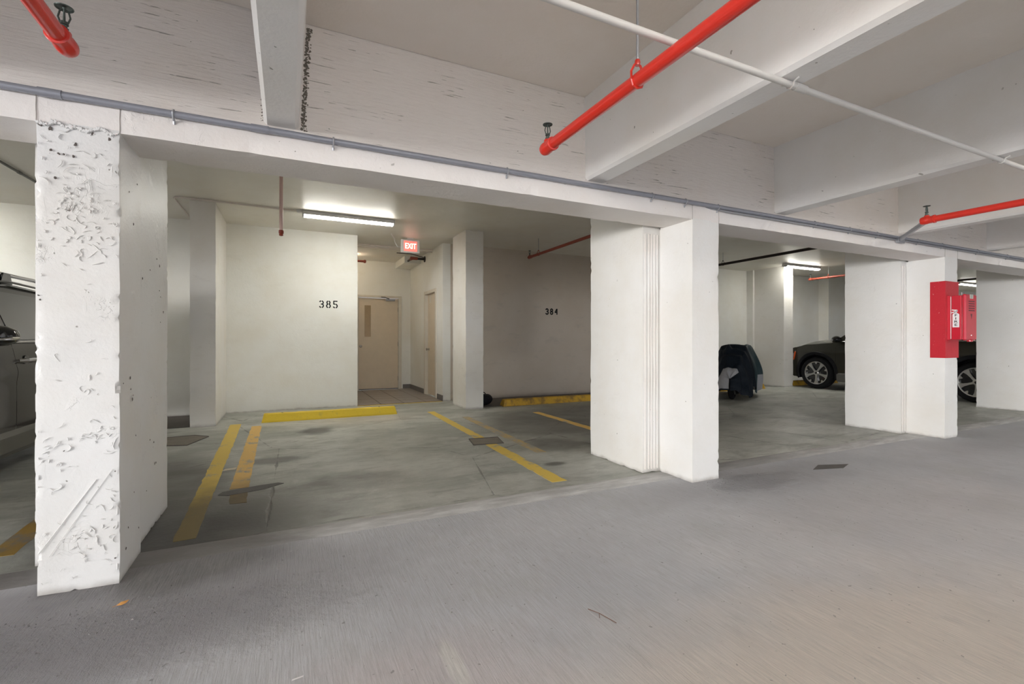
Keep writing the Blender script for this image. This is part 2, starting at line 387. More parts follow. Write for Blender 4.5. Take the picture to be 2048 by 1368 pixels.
class MB:
    def __init__(self): self.v = []; self.f = []; self.mi = []
    def add(self, vs, fs, mi=0):
        k = len(self.v); self.v += [tuple(p) for p in vs]
        self.f += [tuple(i + k for i in f) for f in fs]; self.mi += [mi] * len(fs)
        return self
    def box(self, x0, x1, y0, y1, z0, z1, ch=0.0, mi=0):
        if ch <= 0:
            vs = [(x, y, z) for z in (z0, z1) for y in (y0, y1) for x in (x0, x1)]
            return self.add(vs, [(0, 2, 3, 1), (4, 5, 7, 6), (0, 1, 5, 4), (2, 6, 7, 3), (0, 4, 6, 2), (1, 3, 7, 5)], mi)
        # fully chamfered box
        X, Y, Z = (x0, x1), (y0, y1), (z0, z1)
        vs = []; idx = {}
        for a in (0, 1):
            for b in (0, 1):
                for c in (0, 1):
                    for k in range(3):
                        p = [X[a], Y[b], Z[c]]
                        for q in range(3):
                            if q != k: p[q] += ch if (a, b, c)[q] == 0 else -ch
                        idx[(a, b, c, k)] = len(vs); vs.append(tuple(p))
        fs = []
        for k in range(3):
            o = [q for q in range(3) if q != k]
            for s in (0, 1):
                def key(u, w):
                    t_ = [0, 0, 0]; t_[k] = s; t_[o[0]] = u; t_[o[1]] = w; return idx[(*t_, k)]
                fs.append((key(0, 0), key(1, 0), key(1, 1), key(0, 1)))
        for k in range(3):      # edges along axis k
            o = [q for q in range(3) if q != k]
            for u in (0, 1):
                for w in (0, 1):
                    def key(s, kk):
                        t_ = [0, 0, 0]; t_[k] = s; t_[o[0]] = u; t_[o[1]] = w; return idx[(*t_, kk)]
                    fs.append((key(0, o[0]), key(0, o[1]), key(1, o[1]), key(1, o[0])))
        for a in (0, 1):
            for b in (0, 1):
                for c in (0, 1): fs.append((idx[(a, b, c, 0)], idx[(a, b, c, 1)], idx[(a, b, c, 2)]))
        return self.add(vs, fs, mi)
    def tube(self, pts, r, n=14, cap=True, mi=0):
        pts = [Vector(p) for p in pts]; rs = r if isinstance(r, (list, tuple)) else [r] * len(pts)
        vs = []; fs = []; pu = None
        for i, p in enumerate(pts):
            d = (pts[min(i + 1, len(pts) - 1)] - pts[max(i - 1, 0)]).normalized()
            if pu is None:
                pu = Vector((0, 0, 1)) if abs(d.z) < 0.9 else Vector((1, 0, 0))
            u = (pu - d * pu.dot(d)).normalized(); w = d.cross(u); pu = u
            for k in range(n):
                a = 2 * PI * k / n
                vs.append(p + (u * math.cos(a) + w * math.sin(a)) * rs[i])
        for i in range(len(pts) - 1):
            for k in range(n):
                a = i * n + k; b = i * n + (k + 1) % n
                fs.append((a, b, b + n, a + n))
        if cap:
            fs.append(tuple(range(n))[::-1]); fs.append(tuple(len(vs) - n + k for k in range(n)))
        return self.add(vs, fs, mi)
    def lathe(self, prof, org, axis=(0, 0, 1), n=24, mi=0):
        """prof: (radius, along axis)"""
        a = Vector(axis).normalized(); o = Vector(org)
        return self.tube([o + a * h for _, h in prof], [max(r, 1e-4) for r, _ in prof], n, True, mi) if False else self._lathe(prof, o, a, n, mi)
    def _lathe(self, prof, o, a, n, mi):
        u = Vector((0, 0, 1)) if abs(a.z) < 0.9 else Vector((1, 0, 0))
        u = (u - a * u.dot(a)).normalized(); w = a.cross(u)
        vs = []; fs = []
        for r, h in prof:
            for k in range(n):
                t_ = 2 * PI * k / n
                vs.append(o + a * h + (u * math.cos(t_) + w * math.sin(t_)) * max(r, 1e-4))
        for i in range(len(prof) - 1):
            for k in range(n):
                p = i * n + k; q = i * n + (k + 1) % n
                fs.append((p, q, q + n, p + n))
        fs.append(tuple(range(n))[::-1]); fs.append(tuple(len(vs) - n + k for k in range(n)))
        return self.add(vs, fs, mi)
    def prism(self, poly, y0, y1, plane='xz', mi=0):
        """poly in two axes, extruded along the third"""
        def P(a, b, c):
            return {'xz': (a, c, b), 'xy': (a, b, c), 'yz': (c, a, b)}[plane]
        n = len(poly)
        vs = [P(a, b, y0) for a, b in poly] + [P(a, b, y1) for a, b in poly]
        fs = [tuple(range(n))[::-1], tuple(range(n, 2 * n))] + [(i, (i + 1) % n, (i + 1) % n + n, i + n) for i in range(n)]
        return self.add(vs, fs, mi)
    def build(self, name, mats, parent=None, smooth=False, weld=False, offset=None):
        me = bpy.data.meshes.new(name)
        vs = self.v
        if offset is not None: vs = [(a - offset[0], b - offset[1], c - offset[2]) for a, b, c in vs]
        me.from_pydata(vs, [], self.f)
        for m in (mats if isinstance(mats, (list, tuple)) else [mats]): me.materials.append(m)
        for p, k in zip(me.polygons, self.mi): p.material_index = k
        import bmesh
        bm = bmesh.new(); bm.from_mesh(me)
        if weld: bmesh.ops.remove_doubles(bm, verts=bm.verts, dist=1e-4)
        bmesh.ops.recalc_face_normals(bm, faces=bm.faces)
        if smooth:
            for f in bm.faces: f.smooth = True
            for e in bm.edges:
                if len(e.link_faces) == 2 and e.calc_face_angle(0) > 0.6: e.smooth = False
        bm.to_mesh(me); bm.free()
        o = bpy.data.objects.new(name, me); COL.objects.link(o)
        o.parent = parent
        return o

def rough_box(mb, x0, x1, y0, y1, z0, z1, step=0.03, amp=0.002, chip=0.008, edges='z', seed=0.0, mi=0):
    """box whose faces are gridded, gently uneven, with knocked-off edges"""
    def cuts(a, b):
        n = max(1, int(round((b - a) / step))); return [a + (b - a) * i / n for i in range(n + 1)]
    cx, cy, cz = cuts(x0, x1), cuts(y0, y1), cuts(z0, z1)
    cen = Vector(((x0 + x1) / 2, (y0 + y1) / 2, (z0 + z1) / 2))
    def disp(p):
        p = Vector(p)
        q = Vector((p.x + seed, p.y, p.z))
        d = mn.noise_vector(q * 4.0) * amp
        out = p + d
        ds = sorted([min(p.x - x0, x1 - p.x), min(p.y - y0, y1 - p.y), min(p.z - z0, z1 - p.z)])
        e = ds[1]
        if e < step * 0.9:
            k = mn.noise(q * 21.0) * 0.6 + mn.noise(q * 55.0) * 0.6
            k = max(0.0, k - 0.22) * 4.0
            dirv = Vector((0, 0, 0))
            if min(p.x - x0, x1 - p.x) < step * 0.9: dirv.x = 1 if p.x - x0 < x1 - p.x else -1
            if min(p.y - y0, y1 - p.y) < step * 0.9: dirv.y = 1 if p.y - y0 < y1 - p.y else -1
            if min(p.z - z0, z1 - p.z) < step * 0.9: dirv.z = 1 if p.z - z0 < z1 - p.z else -1
            out += dirv * chip * (k + 0.12) * (1 - e / (step * 0.9)) * 0.8
        return out
    def face(us, vs, fn, flip):
        a = []; n = len(vs)
        for u in us:
            for v in vs: a.append(disp(fn(u, v)))
        fs = []
        for i in range(len(us) - 1):
            for j in range(n - 1):
                q = (i * n + j, (i + 1) * n + j, (i + 1) * n + j + 1, i * n + j + 1)
                fs.append(q[::-1] if flip else q)
        mb.add(a, fs, mi)
    face(cx, cz, lambda u, v: (u, y0, v), False); face(cx, cz, lambda u, v: (u, y1, v), True)
    face(cy, cz, lambda u, v: (x0, u, v), True); face(cy, cz, lambda u, v: (x1, u, v), False)
    face(cx, cy, lambda u, v: (u, v, z0), True); face(cx, cy, lambda u, v: (u, v, z1), False)

def text_mesh(txt, size, name, mat, parent, loc, rot, depth=0.001, sx=1.0):
    cu = bpy.data.curves.new(name, 'FONT'); cu.body = txt; cu.size = size; cu.extrude = depth
    cu.align_x = 'CENTER'; cu.align_y = 'CENTER'; cu.offset = size * 0.012
    tmp = bpy.data.objects.new('tmp', cu); COL.objects.link(tmp)
    dg = bpy.context.evaluated_depsgraph_get(); dg.update()
    me = bpy.data.meshes.new_from_object(tmp.evaluated_get(dg))
    bpy.data.objects.remove(tmp)
    me.materials.clear(); me.materials.append(mat); me.name = name
    o = bpy.data.objects.new(name, me); COL.objects.link(o)
    o.parent = parent; o.location = loc; o.rotation_euler = rot; o.scale = (sx, 1, 1)
    return o

def structure(mb, name, mat, **k):
    return prop(mb.build(name, mat, **k), kind='structure')

# ------------------------------------------------------------------ floors
YB = 8.48       # bay back wall
ZG = 2.08       # girder soffit
ZB = 2.94       # bay ceiling
ZC = 2.83       # lane ceiling
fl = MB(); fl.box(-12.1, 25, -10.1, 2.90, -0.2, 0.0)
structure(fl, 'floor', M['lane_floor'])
b = MB(); b.box(-12.1, 25, 3.10, 11.2, -0.2, 0.0)
structure(b, 'floor.001', M['bay_floor'])
b = MB()    # pale strip that feathers the joint between lane and bays
n = 180
vs = []; fs = []
for i in range(n + 1):
    x = -12.1 + 37.1 * i / n
    a = 2.90; c_ = 3.10
    vs += [(x, a, -0.0005), (x, a + 0.02, 0.003), (x, (a + c_) / 2, 0.006 + 0.002 * mn.noise(Vector((x * 3, 0, 0)))), (x, c_ - 0.03, 0.004), (x, c_, -0.0005), (x, c_, -0.2), (x, a, -0.2)]
for i in range(n):
    for k in range(7):
        p = i * 7 + k; q = i * 7 + (k + 1) % 7
        fs.append((p, q, q + 7, p + 7))
b.add(vs, fs)
structure(b, 'trim_1', M['strip'], smooth=True)
g = MB(); g.box(-60, -12.1, -40, 40, -0.25, -0.02); g.box(-12.1, 60, -40, -10.1, -0.25, -0.02)
structure(g, 'floor.002', M['ground'])
# grimy strips of floor behind the wheel stops
b = MB(); b.box(-4.7, -1.16, 7.33, YB, 0.0, 0.004)
structure(b, 'trim_2', M['dark_strip'])
b = MB(); b.box(2.95, 6.6, 7.42, YB, 0.0, 0.004)
structure(b, 'trim_3', M['dark_strip'])

# ------------------------------------------------------------------ walls and ceilings
b = MB(); b.box(-12.1, 1.08, YB, YB + 0.2, 0, ZB)
structure(b, 'wall_back_left', M['bay_wall'])
b = MB(); b.box(1.08 - 0.2, 1.08, YB + 0.2, 11.05, 0, ZB)
structure(b, 'wall_corridor_left', M['bay_wall'])
b = MB()
DX0, DX1 = 1.40, 2.36
b.box(0.88, DX0, 11.05, 11.2, 0, ZB); b.box(DX1, 2.8, 11.05, 11.2, 0, ZB); b.box(DX0, DX1, 11.05, 11.2, 2.13, ZB)
structure(b, 'wall_corridor_end', M['bay_wall'])
RX = 2.60
b = MB()
b.box(RX, RX + 0.15, YB, 8.90, 0, ZB); b.box(RX, RX + 0.15, 9.72, 11.05, 0, ZB); b.box(RX, RX + 0.15, 8.90, 9.72, 2.12, ZB)
structure(b, 'wall_corridor_right', M['bay_wall'])
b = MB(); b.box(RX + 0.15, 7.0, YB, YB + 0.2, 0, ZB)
structure(b, 'wall_back_middle', M['bay_wall_shaded_soiled'])
b = MB(); b.box(7.0, 25, YB, YB + 0.2, 0, ZB); b.box(10.8, 11.3, 8.30, YB, 0, ZB); b.box(13.8, 14.8, 8.2, YB, 0, ZB)
structure(b, 'wall_back_right', M['bay_wall'])
b = MB(); b.box(24.8, 25, -10.1, YB, 0, ZC)
structure(b, 'wall_right', M['bay_wall'])
b = MB(); b.box(-12.3, -12.1, 3.2, YB, 0, ZB)
structure(b, 'wall_left', M['bay_wall'])
b = MB(); b.box(-12.1, 25, -10.1, 2.772, ZC, ZC + 0.35)
structure(b, 'ceiling', M['ceiling'])
b = MB(); b.box(-12.1, 25, 3.055, 11.2, ZB, ZB + 0.24)
structure(b, 'ceiling.001', M['bay_ceiling'])
b = MB(); b.box(2.25, RX, 10.1, 11.05, 2.80, ZB)
structure(b, 'trim_4', M['bay_wall'])
# corridor baseboards
b = MB(); b.box(DX1 + 0.06, RX, 11.035, 11.05, 0.01, 0.11, 0.003); structure(b, 'baseboard_corridor_end', M['base'])
b = MB(); b.box(RX - 0.015, RX, 9.80, 11.03, 0.01, 0.11, 0.003); b.box(RX - 0.015, RX, YB - 0.015, 8.82, 0.01, 0.11, 0.003)
structure(b, 'baseboard_corridor_right', M['base'])
# corridor tiles: a grout bed, each tile its own part
bed = MB(); bed.box(1.08, RX, YB, 11.05, 0.0, 0.006)
bed = structure(bed, 'floor.003', M['grout'])
tile_me = None
TS = 0.40
for i in range(4):
    for j in range(7):
        x0 = 1.085 + i * TS; y0 = YB + 0.003 + j * TS
        x1 = min(x0 + TS - 0.012, RX - 0.002); y1 = min(y0 + TS - 0.012, 11.048)
        if x1 - x0 < 0.03 or y1 - y0 < 0.03: continue
        tb = MB(); tb.box(x0, x1, y0, y1, 0.002, 0.0115 + random.uniform(-0.0004, 0.0004), 0.0015)
        tb.build('tile', M['tile'], bed)
b = MB(); b.box(1.085, RX - 0.02, YB - 0.045, YB, 0.0, 0.0035)
prop(b.build('painted_line', M['line']), 'short yellow line painted along the edge of the tiled corridor floor', 'painted line')

# ------------------------------------------------------------------ girder
gd = thing('girder', 'long white painted concrete girder carried by the row of lane columns', 'beam', (0, 2.75, ZG))
def gp(mb, name, mat, **k):
    return mb.build(name, mat, gd, offset=(0, 2.75, ZG), **k)
b = MB(); rough_box(b, -12.0, 24.78, 2.75, 3.07, ZG, 2.215, step=0.06, amp=0.003, chip=0.005, seed=3)
gp(b, 'lower_ledge', M['girder'], weld=True)
b = MB(); b.box(-12.0, 24.78, 2.775, 3.05, 2.21, 3.15)
gp(b, 'upper_web', M['board'])
# seams where the columns run up into the girder
for cx in (-4.87, -0.994, 2.881, 6.79, 10.66):
    for x in (cx, cx + 0.29):
        b = MB()
        pts = [(x + 0.0035 * mn.noise(Vector((x, 0, z * 14))), 2.7485, z) for z in [ZG + 0.012 * i for i in range(11)]]
        b.tube(pts, 0.0015, 5)
        gp(b, 'seam', M['joint_soft'])
# crumbly mortar squeezed out along the ledge
b = MB()
rnd = random.Random(4)
x = -3.0
while x < 12:
    x += rnd.uniform(0.004, 0.03)
    if mn.noise(Vector((x * 1.3, 5, 0))) < -0.12: continue
    s = rnd.uniform(0.003, 0.010)
    z = 2.215 + s * 0.3; y = 2.766 - rnd.uniform(-0.004, 0.008)
    b.add([(x - s, y - s, z), (x + s * 1.3, y - s * .6, z), (x + s, y + s, z), (x - s, y + s, z), (x + rnd.uniform(-s, s) * .5, y, z + s * rnd.uniform(.6, 1.4))],
          [(0, 1, 4), (1, 2, 4), (2, 3, 4), (3, 0, 4), (3, 2, 1, 0)])
prop(gp(b, 'mortar_crumbs', M['girder']), kind='stuff')

# ------------------------------------------------------------------ ceiling beams (stems of the deck above)
def beam(x0, name, label):
    r = thing(name, label, 'beam', (x0 + 0.08, -2.35, 2.25), group=None)
    mb = MB()
    w = 0.165; top0, top1 = x0 - 0.008, x0 + w + 0.035
    ch = 0.018
    prof = [(top0, ZC), (x0, 2.25 + ch), (x0 + ch, 2.25), (x0 + w - ch, 2.25), (x0 + w, 2.25 + ch), (top1, ZC)]
    ys = [-10.0 + i * 0.5 for i in range(25)] + [2.2, 2.4, 2.6, 2.775]
    ys = [y for y in ys if y <= 2.0] + [2.2, 2.4, 2.6, 2.775]
    vs = []; fs = []; n = len(prof)
    for y in ys:
        for (px, pz) in prof:
            d = mn.noise(Vector((px * 3, y * 1.4, pz * 2))) * 0.0025
            vs.append((px + d, y, pz + (d if pz < 2.5 else 0)))
    for i in range(len(ys) - 1):
        for k in range(n):
            p = i * n + k; q = i * n + (k + 1) % n
            fs.append((p, q, q + n, p + n))
    fs.append(tuple(range(n))); fs.append(tuple(len(vs) - n + k for k in range(n)))
    mb.add(vs, fs)
    mb.build('stem', M['beam'], r, offset=tuple(r.location))
    # ragged grout bead where the beam meets the girder
    gb = MB(); rnd = random.Random(int(x0 * 10))
    for side, xx in ((0, x0 - 0.006), (1, x0 + w + 0.012)):
        big = x0 < 0.5 and side
        for q in range(420 if big else 60):
            z = rnd.uniform(2.25, ZC - 0.02); s = rnd.uniform(0.002, 0.008 if big else 0.006)
            xs = xx + (z - 2.25) / 0.58 * (0.03 if side else -0.008) + (abs(rnd.gauss(0, 0.011)) if big else rnd.gauss(0, 0.004))
            yb_ = 2.7755
            pts_ = [(xs + s * rnd.uniform(.6, 1.3) * math.cos(a), yb_, z + s * rnd.uniform(.6, 1.3) * math.sin(a)) for a in (0, 1.26, 2.5, 3.77, 5.03)]
            gb.add(pts_ + [(xs, yb_ - s * 1.1, z)], [(k, (k + 1) % 5, 5) for k in range(5)])
    prop(gb.build('grout_bead', M['patch_brown'] if x0 < 0.5 else M['girder'], r, offset=tuple(r.location)), kind='stuff')
    return r
beam_labels = {
    -0.115: 'white ceiling beam nearest the rough left column, dark ragged grout down its right side',
    1.89: 'white ceiling beam beside the red pipe, crossed underneath by the thin white conduit strap',
    3.89: 'white ceiling beam over the second lane column, with small dark holes in its side',
    5.88: 'white ceiling beam behind the right-hand red sprinkler pipe end and its grey brace',
    7.88: 'farthest visible white ceiling beam at the right edge of the photo'}
for k in range(-5, 9):
    x0 = -0.115 + 2.0 * k
    key = min(beam_labels, key=lambda q: abs(q - x0))
    if abs(key - x0) < 0.05: beam(key, 'ceiling_beam', beam_labels[key])
    elif x0 < 0 or x0 > 8: 
        o = beam(x0, 'ceiling_beam', 'white ceiling beam of the deck above, outside the photo'); o['group'] = 'ceiling beams outside the photo'

# ------------------------------------------------------------------ lane columns (front block + bay-side pier)
def lane_column(xf, px0, px1, py1, label, rough=False, red=False, group=None):
    r = thing('concrete_column', label, 'column', (xf + 0.145, 2.90, 0), group=group)
    off = tuple(r.location)
    mat = M['column_rough'] if rough else M['column']
    st = 0.016 if rough else 0.028
    mb = MB(); rough_box(mb, xf, xf + 0.29, 2.75, 3.105, 0, ZG + 0.01, step=st, amp=0.006 if rough else 0.003, chip=0.010 if rough else 0.006, seed=xf * 3)
    mb.build('front_block', mat, r, offset=off, weld=True, smooth=True)
    mb = MB(); rough_box(mb, px0, px1, 3.13, py1, 0, ZB + 0.0, step=st * 1.3, amp=0.004, chip=0.009 if rough else 0.005, seed=xf)
    mb.build('rear_pier', mat, r, offset=off, weld=True, smooth=True)
    mb = MB(); mb.box(max(xf, px0) + 0.02, min(xf + 0.29, px1) - 0.02, 3.09, 3.14, 0, ZG)
    mb.build('joint_filler', mat, r, offset=off)
    return r
colA = lane_column(-0.994, -1.135, -0.735, 3.87, 'nearest white concrete column on the left, paint peeling and edges chipped', rough=True)
colB = lane_column(2.881, 2.71, 3.14, 3.89, 'middle lane column, clean white, with vertical joint lines between its two blocks')
colC = lane_column(6.79, 6.68, 7.05, 3.76, 'white lane column with the red painted band and fire cabinet')
colH = lane_column(10.66, 10.55, 10.95, 3.85, 'white lane column at the right edge of the photo, behind the fire cabinet')
lane_column(-8.75, -8.9, -8.48, 3.87, 'white lane column farther beyond the left edge of the photo')
colZ = lane_column(-4.87, -5.0, -4.6, 3.87, 'white lane column beyond the left edge of the photo')

# vertical sealant ridges on the middle column's joint face
b = MB()
for i, x in enumerate((2.735, 2.775, 2.80, 2.835, 2.868)):
    pts = [(x + 0.003 * mn.noise(Vector((x * 30, 0, z * 3))), 3.126, z) for z in [0.03 + 0.05 * k for k in range(41)]]
    b.tube(pts, [0.004 + 0.003 * abs(mn.noise(Vector((i * 9, 1, p[2] * 6)))) for p in pts], 6)
b.build('sealant_ridges', M['girder'], colB, offset=tuple(colB.location), smooth=True)
b = MB()
pts = [(6.70 + 0.003 * mn.noise(Vector((0, 0, z * 2))), 3.118, z) for z in [0.03 + 0.05 * k for k in range(41)]]
b.tube(pts, 0.005, 6); b.tube([(p[0] + 0.05, p[1], p[2]) for p in pts], 0.004, 6)
b.build('sealant_ridges', M['girder'], colC, offset=tuple(colC.location), smooth=True)

# chips and spalls on the nearest column: raised paint blisters and dark holes on its two visible faces
b = MB(); d = MB(); rnd = random.Random(11)
def blob(mb, c, u, v, nrm, s, h):
    n = rnd.randint(6, 9); ring = []
    for k in range(n):
        a = 2 * PI * k / n; rr = s * rnd.uniform(0.6, 1.3)
        ring.append(Vector(c) + Vector(u) * math.cos(a) * rr + Vector(v) * math.sin(a) * rr * rnd.uniform(0.8, 1.5))
    top = [Vector(c) + (p - Vector(c)) * 0.75 + Vector(nrm) * h for p in ring]
    mb.add([tuple(p) for p in ring + top] + [tuple(Vector(c) + Vector(nrm) * h * 1.1)],
           [(i, (i + 1) % n, (i + 1) % n + n, i + n) for i in range(n)] + [(i + n, (i + 1) % n + n, 2 * n) for i in range(n)])
for k in range(45):
    z = rnd.choice([rnd.uniform(1.55, 2.06), rnd.uniform(1.4, 2.06), rnd.uniform(0.05, 0.5)]); x = rnd.uniform(-0.985, -0.71)
    blob(b, (x, 2.746, z), (1, 0, 0), (0, 0, 1), (0, -1, 0), rnd.uniform(0.002, 0.009), rnd.uniform(0.001, 0.003))
def ridge(mb, x, z, L, r0):
    a = rnd.uniform(0, 2 * PI); pts = []; cur = rnd.uniform(-9, 9)
    n_ = max(4, int(L / 0.006))
    for i in range(n_):
        pts.append((min(max(x, -0.985), -0.712), 2.7465, min(max(z, 0.02), 2.07)))
        x += 0.006 * math.cos(a); z += 0.006 * math.sin(a); cur += rnd.uniform(-16, 16); cur *= 0.9; a += cur * 0.03
    mb.tube(pts, [r0 * (0.3 + math.sin(PI * i / (n_ - 1)) * 0.9) for i in range(n_)], 6)
for (cx_, cz_, sx_, sz_, cnt) in ((-0.90, 1.70, .05, .10, 26), (-0.80, 1.66, .06, .09, 30), (-0.85, 1.53, .07, .05, 22), (-0.92, 0.62, .035, .07, 22), (-0.76, 0.66, .03, .10, 18), (-0.79, 0.26, .05, .08, 26), (-0.72, 0.45, .01, .15, 12), (-0.82, 0.95, .05, .12, 10), (-0.86, 1.95, .09, .07, 16)):
    for k in range(cnt): ridge(b, rnd.gauss(cx_, sx_), rnd.gauss(cz_, sz_), rnd.uniform(0.012, 0.07), rnd.uniform(0.0012, 0.0030))
ridge(b, -0.98, 0.13, 0.02, 0.001)
b.tube([(-0.984 + 0.28 * t_ / 20 * 0.7, 2.7465, 0.19 + 0.30 * t_ / 20 + 0.004 * mn.noise(Vector((t_, 0, 0)))) for t_ in range(21)], 0.0022, 6)
b.tube([(-0.95 + 0.22 * t_ / 20, 2.7465, 0.17 + 0.36 * t_ / 20 + 0.004 * mn.noise(Vector((t_, 4, 0)))) for t_ in range(21)], 0.0014, 6)
for k in range(60):     # ragged ledge under the girder seam
    x = -0.99 + 0.285 * k / 60
    blob(b, (x, 2.744, 2.075 + 0.02 * mn.noise(Vector((x * 20, 0, 0)))), (1, 0, 0), (0, 0, 1), (0, -1, 0), rnd.uniform(0.003, 0.010), rnd.uniform(0.003, 0.007))
b.build('paint_blisters', M['column_rough'], colA, offset=tuple(colA.location))
for (x, z, s) in ((-0.945, 1.96, .006), (-0.918, 1.95, .006), (-0.90, 1.95, .005), (-0.868, 1.945, .005), (-0.86, 2.0, .007), (-0.98, 2.07, .010), (-0.945, 2.055, .008),
                  (-0.74, 2.045, .009), (-0.80, 2.06, .006), (-0.90, 0.63, .003), (-0.72, 0.52, .003), (-0.72, 0.12, .003), (-0.985, 1.32, .004), (-0.98, 1.30, .004), (-0.93, 1.84, .006)):
    blob(d, (x, 2.7475, z), (1, 0, 0), (0, 0, 1), (0, -1, 0), s, 0.0012)
for k in range(26):
    y = rnd.choice([rnd.uniform(2.77, 3.08), rnd.uniform(3.2, 3.8)]); xx = -0.704 if y < 3.1 else -0.735
    blob(d, (xx + 0.002, y, rnd.uniform(0.1, 1.95)), (0, 1, 0), (0, 0, 1), (1, 0, 0), rnd.uniform(0.003, 0.008), 0.0015)
d.build('chipped_holes', M['joint_dark'], colA, offset=tuple(colA.location))

# bay columns against the back wall
def bay_column(x0, x1, y0, y1, label, mat='bay_column'):
    r = MB(); rough_box(r, x0, x1, y0, y1, 0, ZB, step=0.06, amp=0.003, chip=0.006, seed=x0)
    cx, cy = (x0 + x1) / 2, (y0 + y1) / 2
    o = r.build('concrete_column', M[mat], offset=(cx, cy, 0), weld=True, smooth=True)
    o.location = (cx, cy, 0)
    return prop(o, label, 'column')
bay_column(-1.145, -0.86, 7.27, YB, 'cream column against the back wall, left of the wall number 385')
bay_column(2.62, 2.93, 7.28, 7.95, 'cream column beside the tiled corridor, between the two wall numbers')
bay_column(6.6, 6.9, 7.28, YB, 'cream column hidden behind the middle lane column')
bay_column(10.86, 11.2, 7.50, YB, 'cream column between the covered motorcycle and the olive car')
bay_column(14.9, 15.2, 7.50, YB, 'cream column beyond the olive car')

# ------------------------------------------------------------------ doors
def knob(parent, c, nrm, name='door_knob'):
    mb = MB(); mb.lathe([(0.030, 0), (0.030, 0.006), (0.012, 0.010), (0.012, 0.028), (0.026, 0.040), (0.029, 0.052), (0.020, 0.062), (0.004, 0.065)], c, nrm, 20)
    return mb.build(name, M['knob'], parent, smooth=True)
d1 = MB(); d1.box(DX0 + 0.03, DX1 - 0.045, 11.075, 11.115, 0.018, 2.10, 0.002)
door1 = structure(d1, 'door_1', M['door'])
mb = MB(); mb.box(DX0 - 0.03, DX0 + 0.028, 11.03, 11.12, 0, 2.105, 0.003); mb.box(DX1 - 0.043, DX1 + 0.03, 11.03, 11.12, 0, 2.105, 0.003); mb.box(DX0 - 0.03, DX1 + 0.03, 11.03, 11.12, 2.105, 2.16, 0.003)
mb.build('door_frame', M['door_frame'], door1)
mb = MB(); mb.box(1.565, 1.70, 11.069, 11.076, 1.22, 1.93, 0.002); mb.build('vision_panel', M['lite'], door1)
mb = MB(); mb.box(DX0 + 0.03, DX1 - 0.045, 11.062, 11.078, 0.012, 0.03); mb.build('door_sweep', M['joint_dark'], door1)
knob(door1, (1.475, 11.075, 1.00), (0, -1, 0))
mb = MB(); mb.box(2.03, 2.24, 11.03, 11.076, 2.045, 2.085, 0.006); mb.build('door_closer', M['steel'], door1)
mb = MB(); mb.tube([(2.10, 11.02, 2.09), (1.98, 10.86, 2.105), (1.93, 11.03, 2.125)], 0.009, 8); mb.build('closer_arm', M['black_pipe'], door1)
mb = MB()
for z in (0.25, 1.05, 1.85): mb.tube([(DX1 - 0.044, 11.066, z - 0.05), (DX1 - 0.044, 11.066, z + 0.05)], 0.008, 8)
mb.build('hinges', M['knob'], door1)
# side door, facing -X in the corridor's right wall
d2 = MB(); d2.box(RX + 0.045, RX + 0.085, 8.95, 9.67, 0.018, 2.08, 0.002)
door2 = structure(d2, 'door_2', M['door'])
mb = MB(); mb.box(RX - 0.02, RX + 0.10, 8.87, 8.945, 0, 2.085, 0.003); mb.box(RX - 0.02, RX + 0.10, 9.675, 9.75, 0, 2.085, 0.003); mb.box(RX - 0.02, RX + 0.10, 8.87, 9.75, 2.085, 2.15, 0.003)
mb.build('door_frame', M['door_frame'], door2)
knob(door2, (RX + 0.045, 9.59, 0.95), (-1, 0, 0))
mb = MB(); mb.box(RX + 0.035, RX + 0.046, 9.45, 9.52, 1.90, 2.06, 0.003); mb.build('latch_guard', M['door_frame'], door2)

# ------------------------------------------------------------------ stencilled numbers
def arc(cx, cy, rx, ry, a0, a1, n=8):
    return [(cx + rx * math.cos(math.radians(a0 + (a1 - a0) * i / n)), cy + ry * math.sin(math.radians(a0 + (a1 - a0) * i / n))) for i in range(n + 1)]
G = {'3s': [arc(.3, .72, .24, .23, 155, 108, 4), arc(.3, .72, .24, .23, 72, -62, 8) + [(.27, .50)], [(.27, .50)] + arc(.3, .27, .26, .25, 62, -72, 8), arc(.3, .27, .26, .25, 205, 252, 4)],
     '8s': [arc(.3, .74, .20, .22, 110, 250, 7), arc(.3, .74, .20, .22, 70, -70, 7), arc(.3, .26, .25, .24, 115, 250, 8), arc(.3, .26, .25, .24, 65, -70, 8)],
     '5s': [[(.55, .96), (.08, .96), (.08, .54), (.26, .54)], arc(.28, .28, .26, .27, 72, -70, 8), arc(.28, .28, .26, .27, 205, 252, 4)],
     '3b': [arc(.3, .72, .22, .23, 160, -70, 10) + [(.26, .50)], [(.26, .50)] + arc(.3, .27, .24, .25, 70, -160, 10)],
     '8b': [arc(.3, .73, .20, .22, 0, 360, 14), arc(.3, .27, .23, .24, 0, 360, 14)],
     '4b': [[(.42, .95), (.08, .38), (.34, .38)], [(.46, .98), (.46, .02)]]}
